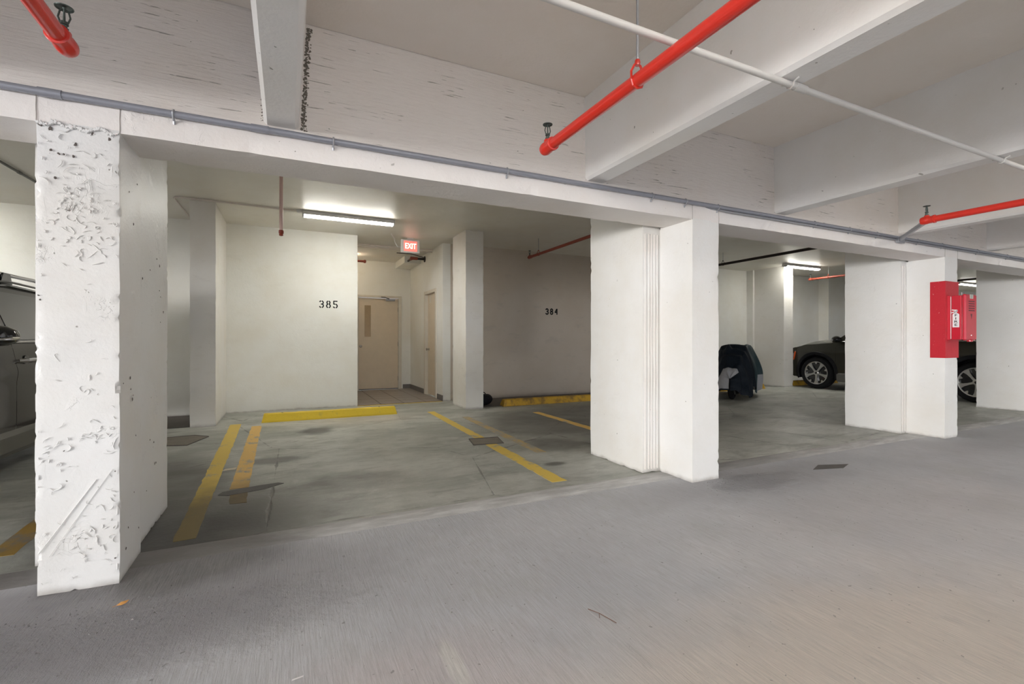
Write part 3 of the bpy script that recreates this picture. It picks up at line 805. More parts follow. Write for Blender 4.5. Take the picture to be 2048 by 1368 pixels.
def digits(seq, x0, x1, zc, h, y, sw, label):
    r = thing('wall_number', label, 'number', ((x0 + x1) / 2, y, zc))
    n = len(seq); w = h * 0.6; pitch = (x1 - x0 - w) / (n - 1)
    for i, gk in enumerate(seq):
        mb = MB()
        for st in G[gk]:
            P_ = [Vector((p[0] * h, p[1] * h)) for p in st]
            for a, c in zip(P_[:-1], P_[1:]):
                dd = (c - a)
                if dd.length < 1e-6: continue
                dn = dd.normalized(); nn = Vector((-dn.y, dn.x)) * sw / 2; e = dn * sw * 0.22
                q = [a - e + nn, c + e + nn, c + e - nn, a - e - nn]
                ox = x0 + i * pitch; oz = zc - h / 2
                yy = y - 0.0012 - 0.0002 * (len(mb.v) % 3)
                mb.add([(ox + p.x, yy, oz + p.y) for p in q] + [(ox + p.x, y - 0.0002, oz + p.y) for p in q], [(0, 1, 2, 3), (0, 4, 5, 1), (1, 5, 6, 2), (2, 6, 7, 3), (3, 7, 4, 0)])
        mb.build('digit', M['black'], r, offset=tuple(r.location))
    return r
digits(['3s', '8s', '5s'], 0.467, 0.757, 1.737, 0.118, YB, 0.019, 'black stencilled wall number 385 on the bright cream wall')
digits(['3b', '8b', '4b'], 4.79, 5.08, 1.73, 0.118, YB, 0.026, 'black stencilled wall number 384 on the shaded bay wall')

# ------------------------------------------------------------------ wheel stops
def wheel_stop(x0, x1, y0, mat, label):
    L = x1 - x0
    r = thing('wheel_stop', label, 'wheel stop', ((x0 + x1) / 2, y0 + 0.075, 0))
    prof = [(-0.078, 0.0), (-0.078, 0.022), (-0.052, 0.108), (-0.044, 0.115), (0.044, 0.115), (0.052, 0.108), (0.078, 0.022), (0.078, 0)]
    xs = [-L / 2 + L * i / 40 for i in range(41)]
    vs = []; fs = []; n = len(prof)
    for i, x in enumerate(xs):
        for (py, pz) in prof:
            sx = x
            if i == 0: sx = x + pz * 0.25
            if i == 40: sx = x - pz * 0.25
            k = mn.noise(Vector((x * 9 + x0, py * 12, pz * 12))) * 0.004
            vs.append((sx, py + k, pz + (k if pz > 0.01 else 0)))
    for i in range(40):
        for k in range(n):
            p = i * n + k; q = i * n + (k + 1) % n
            fs.append((p, q, q + n, p + n))
    fs.append(tuple(range(n))); fs.append(tuple(len(vs) - n + k for k in range(n)))
    mb = MB(); mb.add(vs, fs); mb.build('curb_block', mat, r)
    for sx in (-L * 0.36, L * 0.36):
        mb = MB(); mb.lathe([(0.014, 0), (0.012, 0.003), (0.002, 0.005)], (sx, 0, 0.1145), (0, 0, 1), 12)
        mb.build('anchor_pin', M['black_pipe'], r)
    return r
wheel_stop(-0.33, 1.51, 7.285, M['stop'], 'bright yellow wheel stop under the wall number 385')
wheel_stop(3.32, 5.15, 7.33, M['stop_dirty'], 'grimy dark yellow wheel stop in the bay numbered 384')
wheel_stop(8.30, 10.12, 7.45, M['stop_dirty'], 'orange yellow wheel stop end beside the covered motorcycle')
wheel_stop(11.45, 13.28, 7.65, M['stop_dirty'], 'yellow wheel stop under the nose of the olive car')

# ------------------------------------------------------------------ painted lines (thin paint films)
def pline(p0, p1, w0, w1, mat, label, z=0.0018):
    n = 60; vs = []; fs = []
    p0 = Vector(p0); p1 = Vector(p1); dv = (p1 - p0).normalized(); nn = Vector((dv.y, -dv.x))
    for i in range(n + 1):
        t_ = i / n; c_ = p0.lerp(p1, t_); w = w0 + (w1 - w0) * t_
        for s in (-1, 1):
            e = mn.noise(Vector((c_.x * 9, c_.y * 9, s * 5))) * 0.010
            q = c_ + nn * s * (w / 2 + e)
            if i in (0, n): q += dv * mn.noise(Vector((q.x * 40, q.y * 40, 0))) * 0.02
            vs.append((q.x, q.y, z)); 
    k = len(vs)
    vs += [(x, y, 0.0) for x, y, _ in vs]
    for i in range(n):
        a = 2 * i; fs += [(a, a + 1, a + 3, a + 2), (a, a + 2, a + 2 + k, a + k), (a + 1, a + 1 + k, a + 3 + k, a + 3)]
    fs += [(0, k, k + 1, 1), (2 * n, 2 * n + 1, 2 * n + 1 + k, 2 * n + k)]
    mb = MB(); mb.add(vs, fs)
    return prop(mb.build('parking_line', mat), label, 'painted line')
pline((-0.632, 7.30), (-0.53, 3.18), 0.13, 0.11, M['line'], 'left yellow line of the close pair, fading into painted shade and dirt by the rough column')
pline((-0.375, 7.05), (-0.335, 4.12), 0.115, 0.125, M['line_orange'], 'right orange-yellow line of the close pair left of bay 385')
pline((-0.33, 4.02), (-0.31, 3.75), 0.12, 0.10, M['line_worn'], 'short worn stub of orange line below the dark scuff patch')
pline((2.04, 7.30), (2.00, 5.05), 0.11, 0.115, M['line'], 'yellow line right of bay 385, far half beyond the brown square patch')
pline((1.985, 4.72), (1.955, 3.23), 0.125, 0.13, M['line'], 'yellow line right of bay 385, near half in front of the brown square patch')
pline((2.36, 6.6), (2.30, 4.15), 0.10, 0.11, M['line_faint'], 'faint worn line just right of the solid yellow line, left of the middle column')
pline((3.52, 6.55), (3.50, 4.6), 0.11, 0.12, M['line_orange'], 'patchy yellow line running behind the middle lane column')
pline((-1.42, 6.5), (-1.36, 3.35), 0.13, 0.12, M['line_worn'], 'worn yellow line left of the rough column beside the brown car')

# repair patches and scuffs
def slab_patch(pts, z, mat, name, label, cat, edge=None):
    r = thing(name, label, cat, (sum(p[0] for p in pts) / len(pts), sum(p[1] for p in pts) / len(pts), 0)) if edge else None
    off = tuple(r.location) if r else None
    mb = MB(); mb.prism(pts, 0.0, z, 'xy')
    o = mb.build('fill' if r else name, mat, r, offset=off)
    if r:
        mb = MB(); q = [(*p, z) for p in pts] + [(*pts[0], z)]
        mb.tube(q, 0.006, 5); mb.build('rim', edge, r, offset=off)
    else: prop(o, label, cat)
    return r or o
slab_patch([(1.80, 4.75), (2.13, 4.70), (2.20, 5.02), (1.86, 5.06)], 0.003, M['patch_brown'], 'floor_patch', 'brown square mortar patch interrupting the yellow line right of bay 385', 'patch', M['joint_dark'])
slab_patch([(-0.46, 4.00), (-0.39, 3.96), (-0.16, 4.02), (-0.03, 4.12), (-0.07, 4.155), (-0.20, 4.14), (-0.44, 4.07)], 0.003, M['patch'], 'floor_patch', 'dark elongated scuff patch crossing the orange line near the rough column', 'patch')
slab_patch([(-1.14, 6.1), (-0.98, 6.05), (-0.84, 6.5), (-1.0, 6.65), (-1.40, 6.60), (-1.42, 6.2)], 0.004, M['patch_brown'], 'floor_patch', 'flat mortar patch on the floor in front of the left back column', 'patch', M['joint_dark'])
slab_patch([(4.12, 2.58), (4.42, 2.50), (4.60, 2.56), (4.32, 2.66)], 0.002, M['patch'], 'floor_patch', 'small dark lozenge patch on the lane floor right of the middle column', 'patch')
0 and slab_patch([(-0.29, 2.66), (-0.05, 2.62), (0.02, 2.80), (-0.22, 2.84)], 0.003, M['strip'], 'floor_patch', 'pale rounded square patch on the lane floor right of the rough column', 'patch')

# litter
mb = MB()
vs = [(0, 0, .004), (.018, .007, .010), (.034, .002, .005), (.045, -.004, .012), (.030, -.013, .006), (.014, -.011, .003), (.02, -.002, .013)]
mb.add(vs, [(0, 1, 6), (1, 2, 6), (2, 3, 6), (3, 4, 6), (4, 5, 6), (5, 0, 6)]); mb.tube([(0, 0, .004), (-.012, .002, .002)], 0.001, 4)
lf = mb.build('dry_leaf', M['leaf']); lf.location = (-0.655, 2.51, 0.001); lf.rotation_euler = (0, 0, 0.5)
prop(lf, 'small orange dry leaf on the floor in front of the rough column', 'leaf')
mb = MB(); mb.add([(0, 0, .002), (.10, .01, .003), (.11, .085, .005), (.02, .075, .002)], [(0, 1, 2, 3)])
pp = mb.build('paper_scrap', M['paper']); pp.location = (-0.515, 4.72, 0.001); prop(pp, 'cream paper scrap lying between the close pair of yellow lines', 'paper')
mb = MB(); mb.tube([(0, 0, .003), (.02, -.05, .006), (.035, -.09, .003), (.045, -.13, .003)], 0.0015, 5); mb.tube([(.02, -.05, .006), (.004, -.075, .004)], 0.0012, 5)
tw = mb.build('twig', M['twig']); tw.location = (1.13, 1.64, 0); prop(tw, 'thin forked brown twig on the open lane floor', 'twig')
mb = MB(); mb.add([(0, 0, .002), (.035, .004, .003), (.037, .009, .004), (.002, .006, .003)], [(0, 1, 2, 3)])
o = mb.build('paper_scrap', M['white_decal']); o.location = (0.01, 1.71, 0.001); prop(o, 'tiny white paper sliver on the lane floor below the pale patch', 'paper')
def crumbs(name, label, cx, cy, rx, ry, count, seed, smax=0.008):
    rnd = random.Random(seed); mb = MB()
    for i in range(count):
        x = cx + rnd.gauss(0, rx); y = cy + rnd.gauss(0, ry); s = rnd.uniform(0.0015, smax) * rnd.random() + 0.001
        if y > 2.74 and (-1.0 < x < -0.70 or 2.88 < x < 3.17 or 6.79 < x < 7.08): continue
        vs = [(x + rnd.uniform(-s, s), y + rnd.uniform(-s, s), 0.0) for _ in range(3)] + [(x, y, s * 0.9)]
        mb.add(vs, [(0, 1, 3), (1, 2, 3), (2, 0, 3), (0, 2, 1)])
    o = mb.build(name, M['crumb']); prop(o, label, 'debris', kind='stuff')
crumbs('concrete_crumbs', 'loose concrete crumbs scattered at the foot of the rough column', -0.72, 2.45, 0.35, 0.13, 500, 2)
crumbs('concrete_crumbs', 'loose concrete crumbs scattered at the foot of the middle column', 3.1, 2.65, 0.22, 0.06, 200, 3)
crumbs('floor_grit', 'fine grit scattered over the open lane floor', 1.6, 1.5, 2.2, 0.6, 320, 5, 0.0065)

# ------------------------------------------------------------------ fluorescent fixtures
def fixture(x0, x1, y, label):
    r = thing('fluorescent_light', label, 'light', ((x0 + x1) / 2, y, ZB))
    L = x1 - x0
    mb = MB(); mb.box(-L / 2, L / 2, -0.066, 0.066, -0.055, 0, 0.004); mb.build('housing', M['white_plastic'], r)
    mb = MB(); prof = [(-0.056, -0.0555), (-0.052, -0.068), (-0.036, -0.078), (0.036, -0.078), (0.052, -0.068), (0.056, -0.0555)]
    mb.prism(prof, -L / 2 + 0.02, L / 2 - 0.02, 'yz'); mb.build('lens', M['tube'], r)
    for s in (-1, 1):
        mb = MB(); a = s * L / 2; c_ = s * (L / 2 - 0.02)
        mb.prism([(-0.067, -0.0555), (-0.058, -0.072), (-0.038, -0.082), (0.038, -0.082), (0.058, -0.072), (0.067, -0.0555)], min(a, c_), max(a, c_), 'yz')
        mb.build('end_cap', M['white_plastic'], r)
    return r
fixture(0.18, 1.45, 7.22, 'lit fluorescent ceiling light above the wall number 385')
fixture(10.53, 11.80, 7.26, 'lit fluorescent ceiling light above the olive car bay')
fixture(18.6, 19.9, 7.22, 'distant lit fluorescent light glimpsed beyond the fire cabinet')

for fx, wh in ((-3.7, 'left'), (0.3, 'above the camera'), (4.25, 'right'), (8.25, 'rightmost')):  # fill fixtures added out of view to brighten the lane floor
    f_ = fixture(fx, fx + 1.27, -0.45, 'unseen fluorescent fill light added to brighten the driving lane, %s' % wh)
    f_['group'] = 'added lane fill lights'; f_.location.z = ZC
fixture(-4.80, -3.53, 7.35, 'unseen fluorescent light added over the brown car to brighten the wall behind it')  # added out of view to lift the left back wall
cl = thing('corridor_fill_lamp', 'unseen warm fill lamp added to brighten the corridor, behind the corner of wall 385', 'light', (1.20, 10.3, ZB))  # added fill lamp, kept out of sight, lighting the corridor
mb = MB(); mb.lathe([(0.075, 0), (0.075, -0.015), (0.07, -0.02)], (0, 0, 0), (0, 0, 1), 20); mb.build('fill_lamp_base', M['white_plastic'], cl)
mb = MB(); mb.lathe([(0.068, -0.02), (0.066, -0.05), (0.045, -0.075), (0.004, -0.085)], (0, 0, 0), (0, 0, 1), 20); mb.build('fill_globe', M['fill_globe'], cl, smooth=True)

# ------------------------------------------------------------------ exit sign
ex = thing('exit_sign', 'red illuminated exit sign hanging from the ceiling before the corridor', 'sign', (1.955, 8.33, ZB))
mb = MB(); mb.box(-0.06, 0.06, -0.03, 0.03, -0.025, 0, 0.004); mb.build('canopy', M['white_plastic'], ex)
mb = MB(); mb.box(-0.165, 0.165, -0.03, 0.03, -0.262, -0.03, 0.008); mb.build('housing', M['white_plastic'], ex)
mb = MB(); mb.box(-0.118, 0.118, -0.0335, -0.029, -0.235, -0.055, 0.002); mb.build('face_panel', M['exit_face'], ex)
text_mesh('EXIT', 0.135, 'lettering', M['exit_letter'], ex, (0, -0.035, -0.148), (PI / 2, 0, 0), 0.001, 0.72)
mb = MB(); mb.tube([(-0.165, 0, -0.17), (-0.22, 0.0, -0.165), (-0.27, -0.02, -0.10), (-0.28, -0.03, -0.04), (-0.33, -0.10, -0.012), (-0.38, -0.25, -0.010)], 0.008, 8)
mb.build('cable', M['white_plastic'], ex, smooth=True)

# ------------------------------------------------------------------ pipes
def upright(mb2, c, up=1):
    """an upright sprinkler head at c"""
    x, y, z = c
    mb2.lathe([(0.013, 0), (0.013, 0.012), (0.009, 0.014), (0.009, 0.022), (0.013, 0.024), (0.012, 0.034), (0.006, 0.036)], c, (0, 0, up), 10)
    for s in (-1, 1):
        mb2.tube([(x + s * 0.011, y, z + up * 0.032), (x + s * 0.017, y, z + up * 0.050), (x + s * 0.012, y, z + up * 0.072), (x, y, z + up * 0.080)], 0.003, 6)
    mb2.lathe([(0.004, 0.034), (0.003, 0.078), (0.006, 0.084), (0.022, 0.086), (0.026, 0.082), (0.027, 0.085), (0.004, 0.091)], c, (0, 0, up), 16)
def sprinkler_pipe(x, yend, z, rad, y_start, mat, label, hangers=(), zc=ZC, head=True, group=None):
    r = thing('sprinkler_pipe', label, 'pipe', (x, yend, z), group=group)
    mb = MB(); mb.tube([(0, y_start - yend, 0), (0, -0.02, 0)], rad, 20); mb.build('pipe_run', mat, r, smooth=True)
    mb = MB(); mb.lathe([(rad * 1.12, -0.075), (rad * 1.28, -0.073), (rad * 1.28, -0.060), (rad * 1.15, -0.056), (rad * 1.15, -0.02), (rad * 1.22, -0.016), (rad * 1.25, 0.012), (rad * 1.1, 0.028), (rad * 0.6, 0.034)], (0, 0, 0), (0, 1, 0), 20)
    mb.lathe([(rad * 0.72, 0), (rad * 0.75, rad * 1.3), (rad * 0.65, rad * 1.5)], (0, -0.012, 0), (0, 0, 1), 14)
    mb.build('end_elbow', mat, r, smooth=True)
    if head:
        mb = MB(); upright(mb, (0, -0.012, rad * 1.45)); mb.build('sprinkler_head', M['brass_dark'], r, smooth=True)
    for hy in hangers:
        mb = MB(); y = hy - yend
        w = 0.012
        mb.tube([(-rad * 1.1, y, 0), (-rad * 1.15, y, rad * 1.1), (-rad * .55, y, rad * 2.2), (0, y, rad * 2.5), (rad * .55, y, rad * 2.2), (rad * 1.15, y, rad * 1.1), (rad * 1.1, y, 0), (rad * .8, y, -rad * .8), (0, y, -rad * 1.12), (-rad * .8, y, -rad * .8), (-rad * 1.1, y, 0)], 0.005, 6)
        mb.lathe([(0.010, rad * 2.2), (0.012, rad * 2.6), (0.010, rad * 3.0)], (0, y, 0), (0, 0, 1), 8)
        h = mb.build('clevis_hanger', mat, r, smooth=True)
        mb = MB(); mb.tube([(0, y, rad * 2.6), (0, y, zc - z)], 0.005, 8); mb.build('hanger_rod', M['steel'], h)
    return r
sprinkler_pipe(1.272, 2.24, 2.17, 0.0275, -7.0, M['red_pipe'], 'bright red sprinkler pipe overhead in the centre, hung by a clevis rod', hangers=(1.50, -1.2, -4))
sprinkler_pipe(-0.713, 2.19, 2.17, 0.0275, -7.0, M['red_pipe'], 'bright red sprinkler pipe ending in the top left corner of the photo', hangers=(-0.8, -3.5))
p3 = sprinkler_pipe(5.02, 2.17, 2.17, 0.0275, -7.0, M['red_pipe'], 'bright red sprinkler pipe on the right, braced back to the girder', hangers=(-1.0, -4))
mb = MB(); mb.tube([(0.03, 0.02, -0.01), (0.78, 0.55, 0.02)], 0.021, 14); mb.build('sway_brace', M['steel'], p3, smooth=True)
mb = MB(); mb.box(0.74, 0.86, 0.545, 0.578, -0.02, 0.05, 0.004); mb.build('brace_plate', M['steel'], p3)
sprinkler_pipe(4.01, 7.70, 2.66, 0.024, 3.2, M['rust_pipe'], 'brick-red sprinkler pipe under the ceiling of bay 384', hangers=(7.35,), zc=ZB)
sprinkler_pipe(8.08, 7.60, 2.70, 0.026, 3.2, M['black_pipe'], 'dark sprinkler pipe under the ceiling beyond the middle column', zc=ZB, hangers=(6.9,))
sprinkler_pipe(11.94, 7.55, 2.68, 0.026, 3.2, M['rust_pipe'], 'red sprinkler pipe end above the olive car', zc=ZB, hangers=(7.1,))
sprinkler_pipe(16.2, 7.55, 2.74, 0.026, 3.2, M['black_pipe'], 'dark sprinkler pipe in the farthest bay', zc=ZB, hangers=(7.1,))
# pendent drop
dr = thing('sprinkler_drop', 'thin pink vertical sprinkler drop hanging in front of the wall 385', 'pipe', (-0.06, 5.0, ZB))
mb = MB(); mb.tube([(0, 0, 0), (0, 0, -0.78)], 0.016, 14); mb.build('drop_pipe', M['pink_pipe'], dr, smooth=True)
mb = MB(); mb.lathe([(0.018, 0), (0.022, -0.004), (0.022, -0.03), (0.014, -0.034), (0.018, -0.04), (0.018, -0.05), (0.004, -0.055)], (0, 0, -0.765), (0, 0, 1), 14); mb.build('drop_cap', M['rust_pipe'], dr, smooth=True)
mb = MB(); mb.lathe([(0.035, 0), (0.035, -0.004), (0.018, -0.012)], (0, 0, 0), (0, 0, 1), 16); mb.build('ceiling_flange', M['cream_pipe'], dr)
# corridor pipe with tee and wall flange
cp = thing('sprinkler_pipe', 'short dark red sprinkler tee with a round wall flange over the side door', 'pipe', (RX, 9.75, 2.84))
mb = MB(); mb.tube([(0, 0, 0), (-0.20, 0, 0)], 0.024, 14); mb.tube([(-0.27, 0.02, 0), (-0.27, 0.75, -0.005)], 0.022, 14); mb.build('pipe_run', M['black_pipe'], cp, smooth=True)
mb = MB(); mb.tube([(-0.16, 0, 0), (-0.31, 0, 0)], 0.031, 14); mb.tube([(-0.27, 0, 0), (-0.27, 0.10, 0)], 0.031, 14); mb.build('tee_fitting', M['rust_pipe'], cp, smooth=True)
mb = MB(); mb.lathe([(0.065, 0), (0.063, -0.012), (0.03, -0.02)], (0, 0, 0), (1, 0, 0), 20); mb.build('wall_flange', M['black_pipe'], cp, smooth=True)
mb = MB(); mb.lathe([(0.022, 0), (0.034, 0.01), (0.036, 0.04), (0.028, 0.055), (0.01, 0.06)], (-0.27, 0.72, -0.005), (0, 1, 0), 16); mb.build('end_cap', M['black_pipe'], cp, smooth=True)
mb = MB(); mb.tube([(-0.29, 0, 0.03), (-0.29, 0, 0.10)], 0.004, 6); mb.build('hanger_rod', M['steel'], cp)
lp = thing('sprinkler_pipe', 'dark red pipe stub emerging beside the corner of wall 385', 'pipe', (1.08, 10.2, 2.78))
mb = MB(); mb.tube([(0, 0, 0), (0.34, 0, 0)], 0.024, 14); mb.build('pipe_run', M['rust_pipe'], lp, smooth=True)
mb = MB(); mb.lathe([(0.024, 0), (0.034, 0.004), (0.034, 0.04), (0.02, 0.05)], (0.34, 0, 0), (1, 0, 0), 14); mb.build('end_cap', M['rust_pipe'], lp, smooth=True)

# ------------------------------------------------------------------ conduits
def strap(mb, x, y, z, rad, axis='x', flat_dir=(0, 1, 0)):
    """one-hole clip around a conduit along X, its tab running down the face"""
    mb.tube([(x, y + rad * 1.1, z + rad * .3), (x, y, z + rad * 1.18), (x, y - rad * 1.15, z + rad * .1), (x, y - rad * .5, z - rad * 1.1), (x, y + rad * .7, z - rad * 1.7), (x, y + rad * 1.0, z - rad * 2.6)], 0.0055, 6)
gc = thing('conduit', 'long blue-grey conduit clipped along the ledge of the lane girder', 'conduit', (0, 2.732, 2.205))
mb = MB(); mb.tube([(-11.9, 0, 0), (3.2, 0, 0), (24.5, 0, 0)], 0.0165, 14); mb.build('conduit_run', M['grey_conduit'], gc, smooth=True)
mb = MB(); mb.tube([(3.0, 0.028, -0.01), (3.25, -0.004, -0.028), (24.5, -0.004, -0.028)], 0.008, 10); mb.build('thin_conduit', M['steel'], gc, smooth=True)
# straps at the places the photo shows
def girder_x(px, y=2.73):
    rd = (px - 1024) / F_PX; d_ = y / (0.9033 - 0.4289 * rd); return d_ * (0.4289 + 0.9033 * rd)
for px in (-160, 347, 667, 1015, 1305, 1372, 1437, 1630, 1700, 1755, 1836, 1885, 1955, 2015):
    mb = MB(); strap(mb, girder_x(px), 0, 0, 0.0165); mb.build('conduit_strap', M['steel'], gc, smooth=True)
for px in (520, 100):
    mb = MB(); X = girder_x(px); mb.tube([(X - 0.04, 0, 0), (X + 0.04, 0, 0)], 0.0195, 14); mb.build('coupling', M['grey_conduit'], gc, smooth=True)
wc = thing('conduit', 'thin white painted conduit strapped across the undersides of the ceiling beams', 'conduit', (0, 1.331, 2.233))
mb = MB(); mb.tube([(-8.0, 0, 0), (24, 0, 0)], 0.0135, 14); mb.build('conduit_run', M['white_pipe'], wc, smooth=True)
for k in (-3, -2, -1, 0, 1, 2, 3):
    X = -0.03 + 2.0 * k
    mb = MB(); mb.tube([(X, 0.04, 0.015), (X, 0.018, 0.006), (X, 0.012, -0.012), (X, 0, -0.017), (X, -0.012, -0.012), (X, -0.018, 0.006), (X, -0.04, 0.015)], 0.0045, 6)
    mb.build('conduit_strap', M['white_pipe'], wc, smooth=True)
for X in (2.035, 5.15):
    mb = MB(); mb.tube([(X - 0.035, 0, 0), (X + 0.035, 0, 0)], 0.0175, 14); mb.build('coupling', M['white_pipe'], wc, smooth=True)
b1 = thing('conduit', 'thin cream conduit along the bay ceiling, bending at the left back column', 'conduit', (0.18, 7.16, 2.925))
mb = MB(); mb.tube([(0.0, 0.03, 0), (-1.40, -0.02, 0), (-1.46, 0.0, 0), (-1.48, 0.05, 0), (-1.48, 1.30, 0)], 0.011, 10); mb.build('conduit_run', M['cream_pipe'], b1, smooth=True)
mb = MB(); mb.lathe([(0.045, 0), (0.045, -0.03), (0.03, -0.035)], (-0.03, 0.03, 0.014), (0, 0, 1), 16); mb.build('junction_box', M['white_plastic'], b1)
b2 = thing('conduit', 'pair of cream conduits crossing behind the exit sign', 'conduit', (1.08, 9.15, 2.91))
for k, zz in enumerate((0.012, -0.02)):
    mb = MB(); mb.tube([(0, 0.04 * k, zz), (1.52, 0.04 * k, zz)], 0.012, 10); mb.build('conduit_run', M['cream_pipe'], b2, smooth=True)
mb = MB(); mb.tube([(0.9, 0.45, -0.01), (1.2, 0.42, -0.015), (1.5, 0.5, -0.06)], 0.008, 8); mb.build('cable', M['black_pipe'], b2, smooth=True)
b3 = thing('conduit', 'grey conduit under the bay ceiling above the brown car', 'conduit', (-2.0, 5.0, 2.70))
mb = MB()
def pt(px, py, z):
    d_ = (z - CAM_H) * F_PX / (682 - py); rd = (px - 1024) / F_PX
    return Vector((d_ * (0.4289 + 0.9033 * rd), d_ * (0.9033 - 0.4289 * rd), z))
pa, pb = pt(0, 323, 2.92), pt(68, 362, 2.92)
dv = (pb - pa)
q0 = pa - dv * 1.5; q1 = pb + dv * 1.0
b3.location = (0, 0, 0)
mb.tube([q0, q1], 0.013, 10); mb.build('conduit_run', M['cladding'], b3, smooth=True)
pc = pa + dv * 0.55
mb = MB(); mb.tube([pc - dv.normalized() * .03, pc + dv.normalized() * .03], 0.017, 10); mb.build('coupling', M['cladding'], b3, smooth=True)

# ------------------------------------------------------------------ fire cabinet on the third column
band = MB()
zb0, zb1 = 0.925, 1.807
band.prism([(6.783, 2.885), (6.783, 2.742), (7.087, 2.742), (7.087, 2.885), (7.078, 2.885), (7.078, 2.754), (6.793, 2.754), (6.793, 2.885)], zb0, zb1, 'xy')
o = band.build('red_paint_band', M['red_column'], colC, offset=tuple(colC.location)); o['label'] = 'crimson painted band around the front edge of the column'
fc = thing('fire_cabinet', 'red fire extinguisher cabinet with a white FIRE decal, mounted on the red-banded column', 'cabinet', (6.955, 2.744, 1.135))
X0, X1 = -0.125, 0.125
mb = MB(); mb.box(X0 - 0.004, X1 + 0.004, -0.030, 0, -0.004, 0.502, 0.003); mb.build('back_box', M['cabinet'], fc)
mb = MB(); mb.box(X0, X1, -0.125, -0.034, 0, 0.50, 0.006); mb.build('body', M['cabinet'], fc)
mb = MB(); mb.box(X0 - 0.006, X1 + 0.006, -0.165, -0.127, -0.008, 0.512, 0.014); mb.build('door', M['cabinet'], fc)
mb = MB(); mb.box(X0 - 0.002, X0 + 0.004, -0.0345, -0.030, 0.01, 0.49); mb.build('hinge_strip', M['white_decal'], fc)
mb = MB(); mb.lathe([(0.028, 0), (0.028, -0.012), (0.018, -0.016)], (0.03, -0.14, -0.008), (0, 0, 1), 14); mb.build('drain_boss', M['cabinet'], fc, smooth=True)
mb = MB(); mb.lathe([(0.006, 0), (0.005, -0.004), (0.001, -0.006)], (0.0, -0.165, 0.05), (0, 1, 0), 10); mb.build('lock_screw', M['chrome'], fc, smooth=True)
mb = MB(); mb.box(-0.035, 0.035, -0.168, -0.165, 0.462, 0.508); mb.build('inspection_label', M['label_paper'], fc)
mb = MB()
for k in range(4): mb.box(-0.028, 0.022 - 0.008 * (k % 2), -0.1686, -0.1680, 0.496 - k * 0.009, 0.4985 - k * 0.009)
mb.build('label_print', M['cladding'], fc)
mb = MB()
for k in range(5): mb.box(-0.065, 0.075, -0.1656, -0.165, 0.425 - k * 0.026, 0.437 - k * 0.026)
mb.prism([(-0.02, 0.29), (0.02, 0.29), (0.0, 0.23)], -0.1656, -0.165, 'xz')
mb.build('faded_print', M['grey_ink'], fc)
mb = MB(); mb.tube([(-0.05, -0.10, 0.5), (-0.05, -0.10, 0.535), (-0.02, -0.11, 0.528)], 0.003, 6); mb.tube([(0.0, -0.14, 0.512), (0.05, -0.13, 0.518)], 0.004, 6); mb.build('seal_wire', M['steel'], fc)
# decal on the -X side, outline of an extinguisher
xs = X0 - 0.0008
mb = MB(); mb.prism([(-0.1075, 0.14), (-0.0466, 0.14), (-0.0466, 0.285), (-0.0553, 0.30), (-0.0929, 0.30), (-0.1075, 0.285)], xs, X0 + 0.001, 'yz')
mb.prism([(-0.0872, 0.298), (-0.0640, 0.298), (-0.0611, 0.318), (-0.0843, 0.318)], xs, X0 + 0.001, 'yz')
mb.prism([(-0.0929, 0.318), (-0.0379, 0.300), (-0.0335, 0.309), (-0.0697, 0.325), (-0.0929, 0.330)], xs, X0 + 0.001, 'yz')
mb.prism([(-0.0958, 0.322), (-0.0886, 0.338), (-0.0408, 0.344), (-0.0408, 0.333), (-0.0755, 0.324)], xs, X0 + 0.001, 'yz')
mb.build('extinguisher_decal', M['white_decal'], fc)
for k, ch in enumerate('FIRE'):
    text_mesh(ch, 0.036, 'letter', M['black'], fc, (xs - 0.0006, -0.077, 0.275 - k * 0.036), (PI / 2, 0, -PI / 2), 0.0004, 1.5)

# ------------------------------------------------------------------ cars
def lerp(a, b, t_): return a + (b - a) * t_
def interp(tab, y):
    if y <= tab[0][0]: return tab[0][1]
    for (a, va), (b_, vb) in zip(tab[:-1], tab[1:]):
        if y <= b_:
            t_ = (y - a) / (b_ - a); t_ = t_ * t_ * (3 - 2 * t_); return lerp(va, vb, t_)
    return tab[-1][1]
BELT = [(-2.32, 1.02), (-2.0, 1.14), (-1.2, 1.13), (0, 1.10), (1.05, 1.07), (1.6, 1.04), (2.0, 0.96), (2.25, 0.84), (2.38, 0.74)]
ZLOW = [(-2.32, 0.42), (-2.0, 0.30), (-1.8, 0.24), (1.8, 0.24), (2.1, 0.27), (2.38, 0.34)]
def hw(y, z):
    w = 0.945
    if y > 1.45: w -= 0.30 * ((y - 1.45) / 0.93) ** 2.6
    if y < -1.55: w -= 0.16 * ((-1.55 - y) / 0.77) ** 2.4
    w -= 0.05 * max(0, (0.50 - z) / 0.30) ** 2 if z < 0.5 else 0
    w -= 0.035 * max(0, (z - 0.85) / 0.25) ** 2 if z > 0.85 else 0
    w += 0.010 * math.exp(-((z - 0.86) / 0.05) ** 2)
    return w
WY = (1.43, -1.43); RT = 0.372
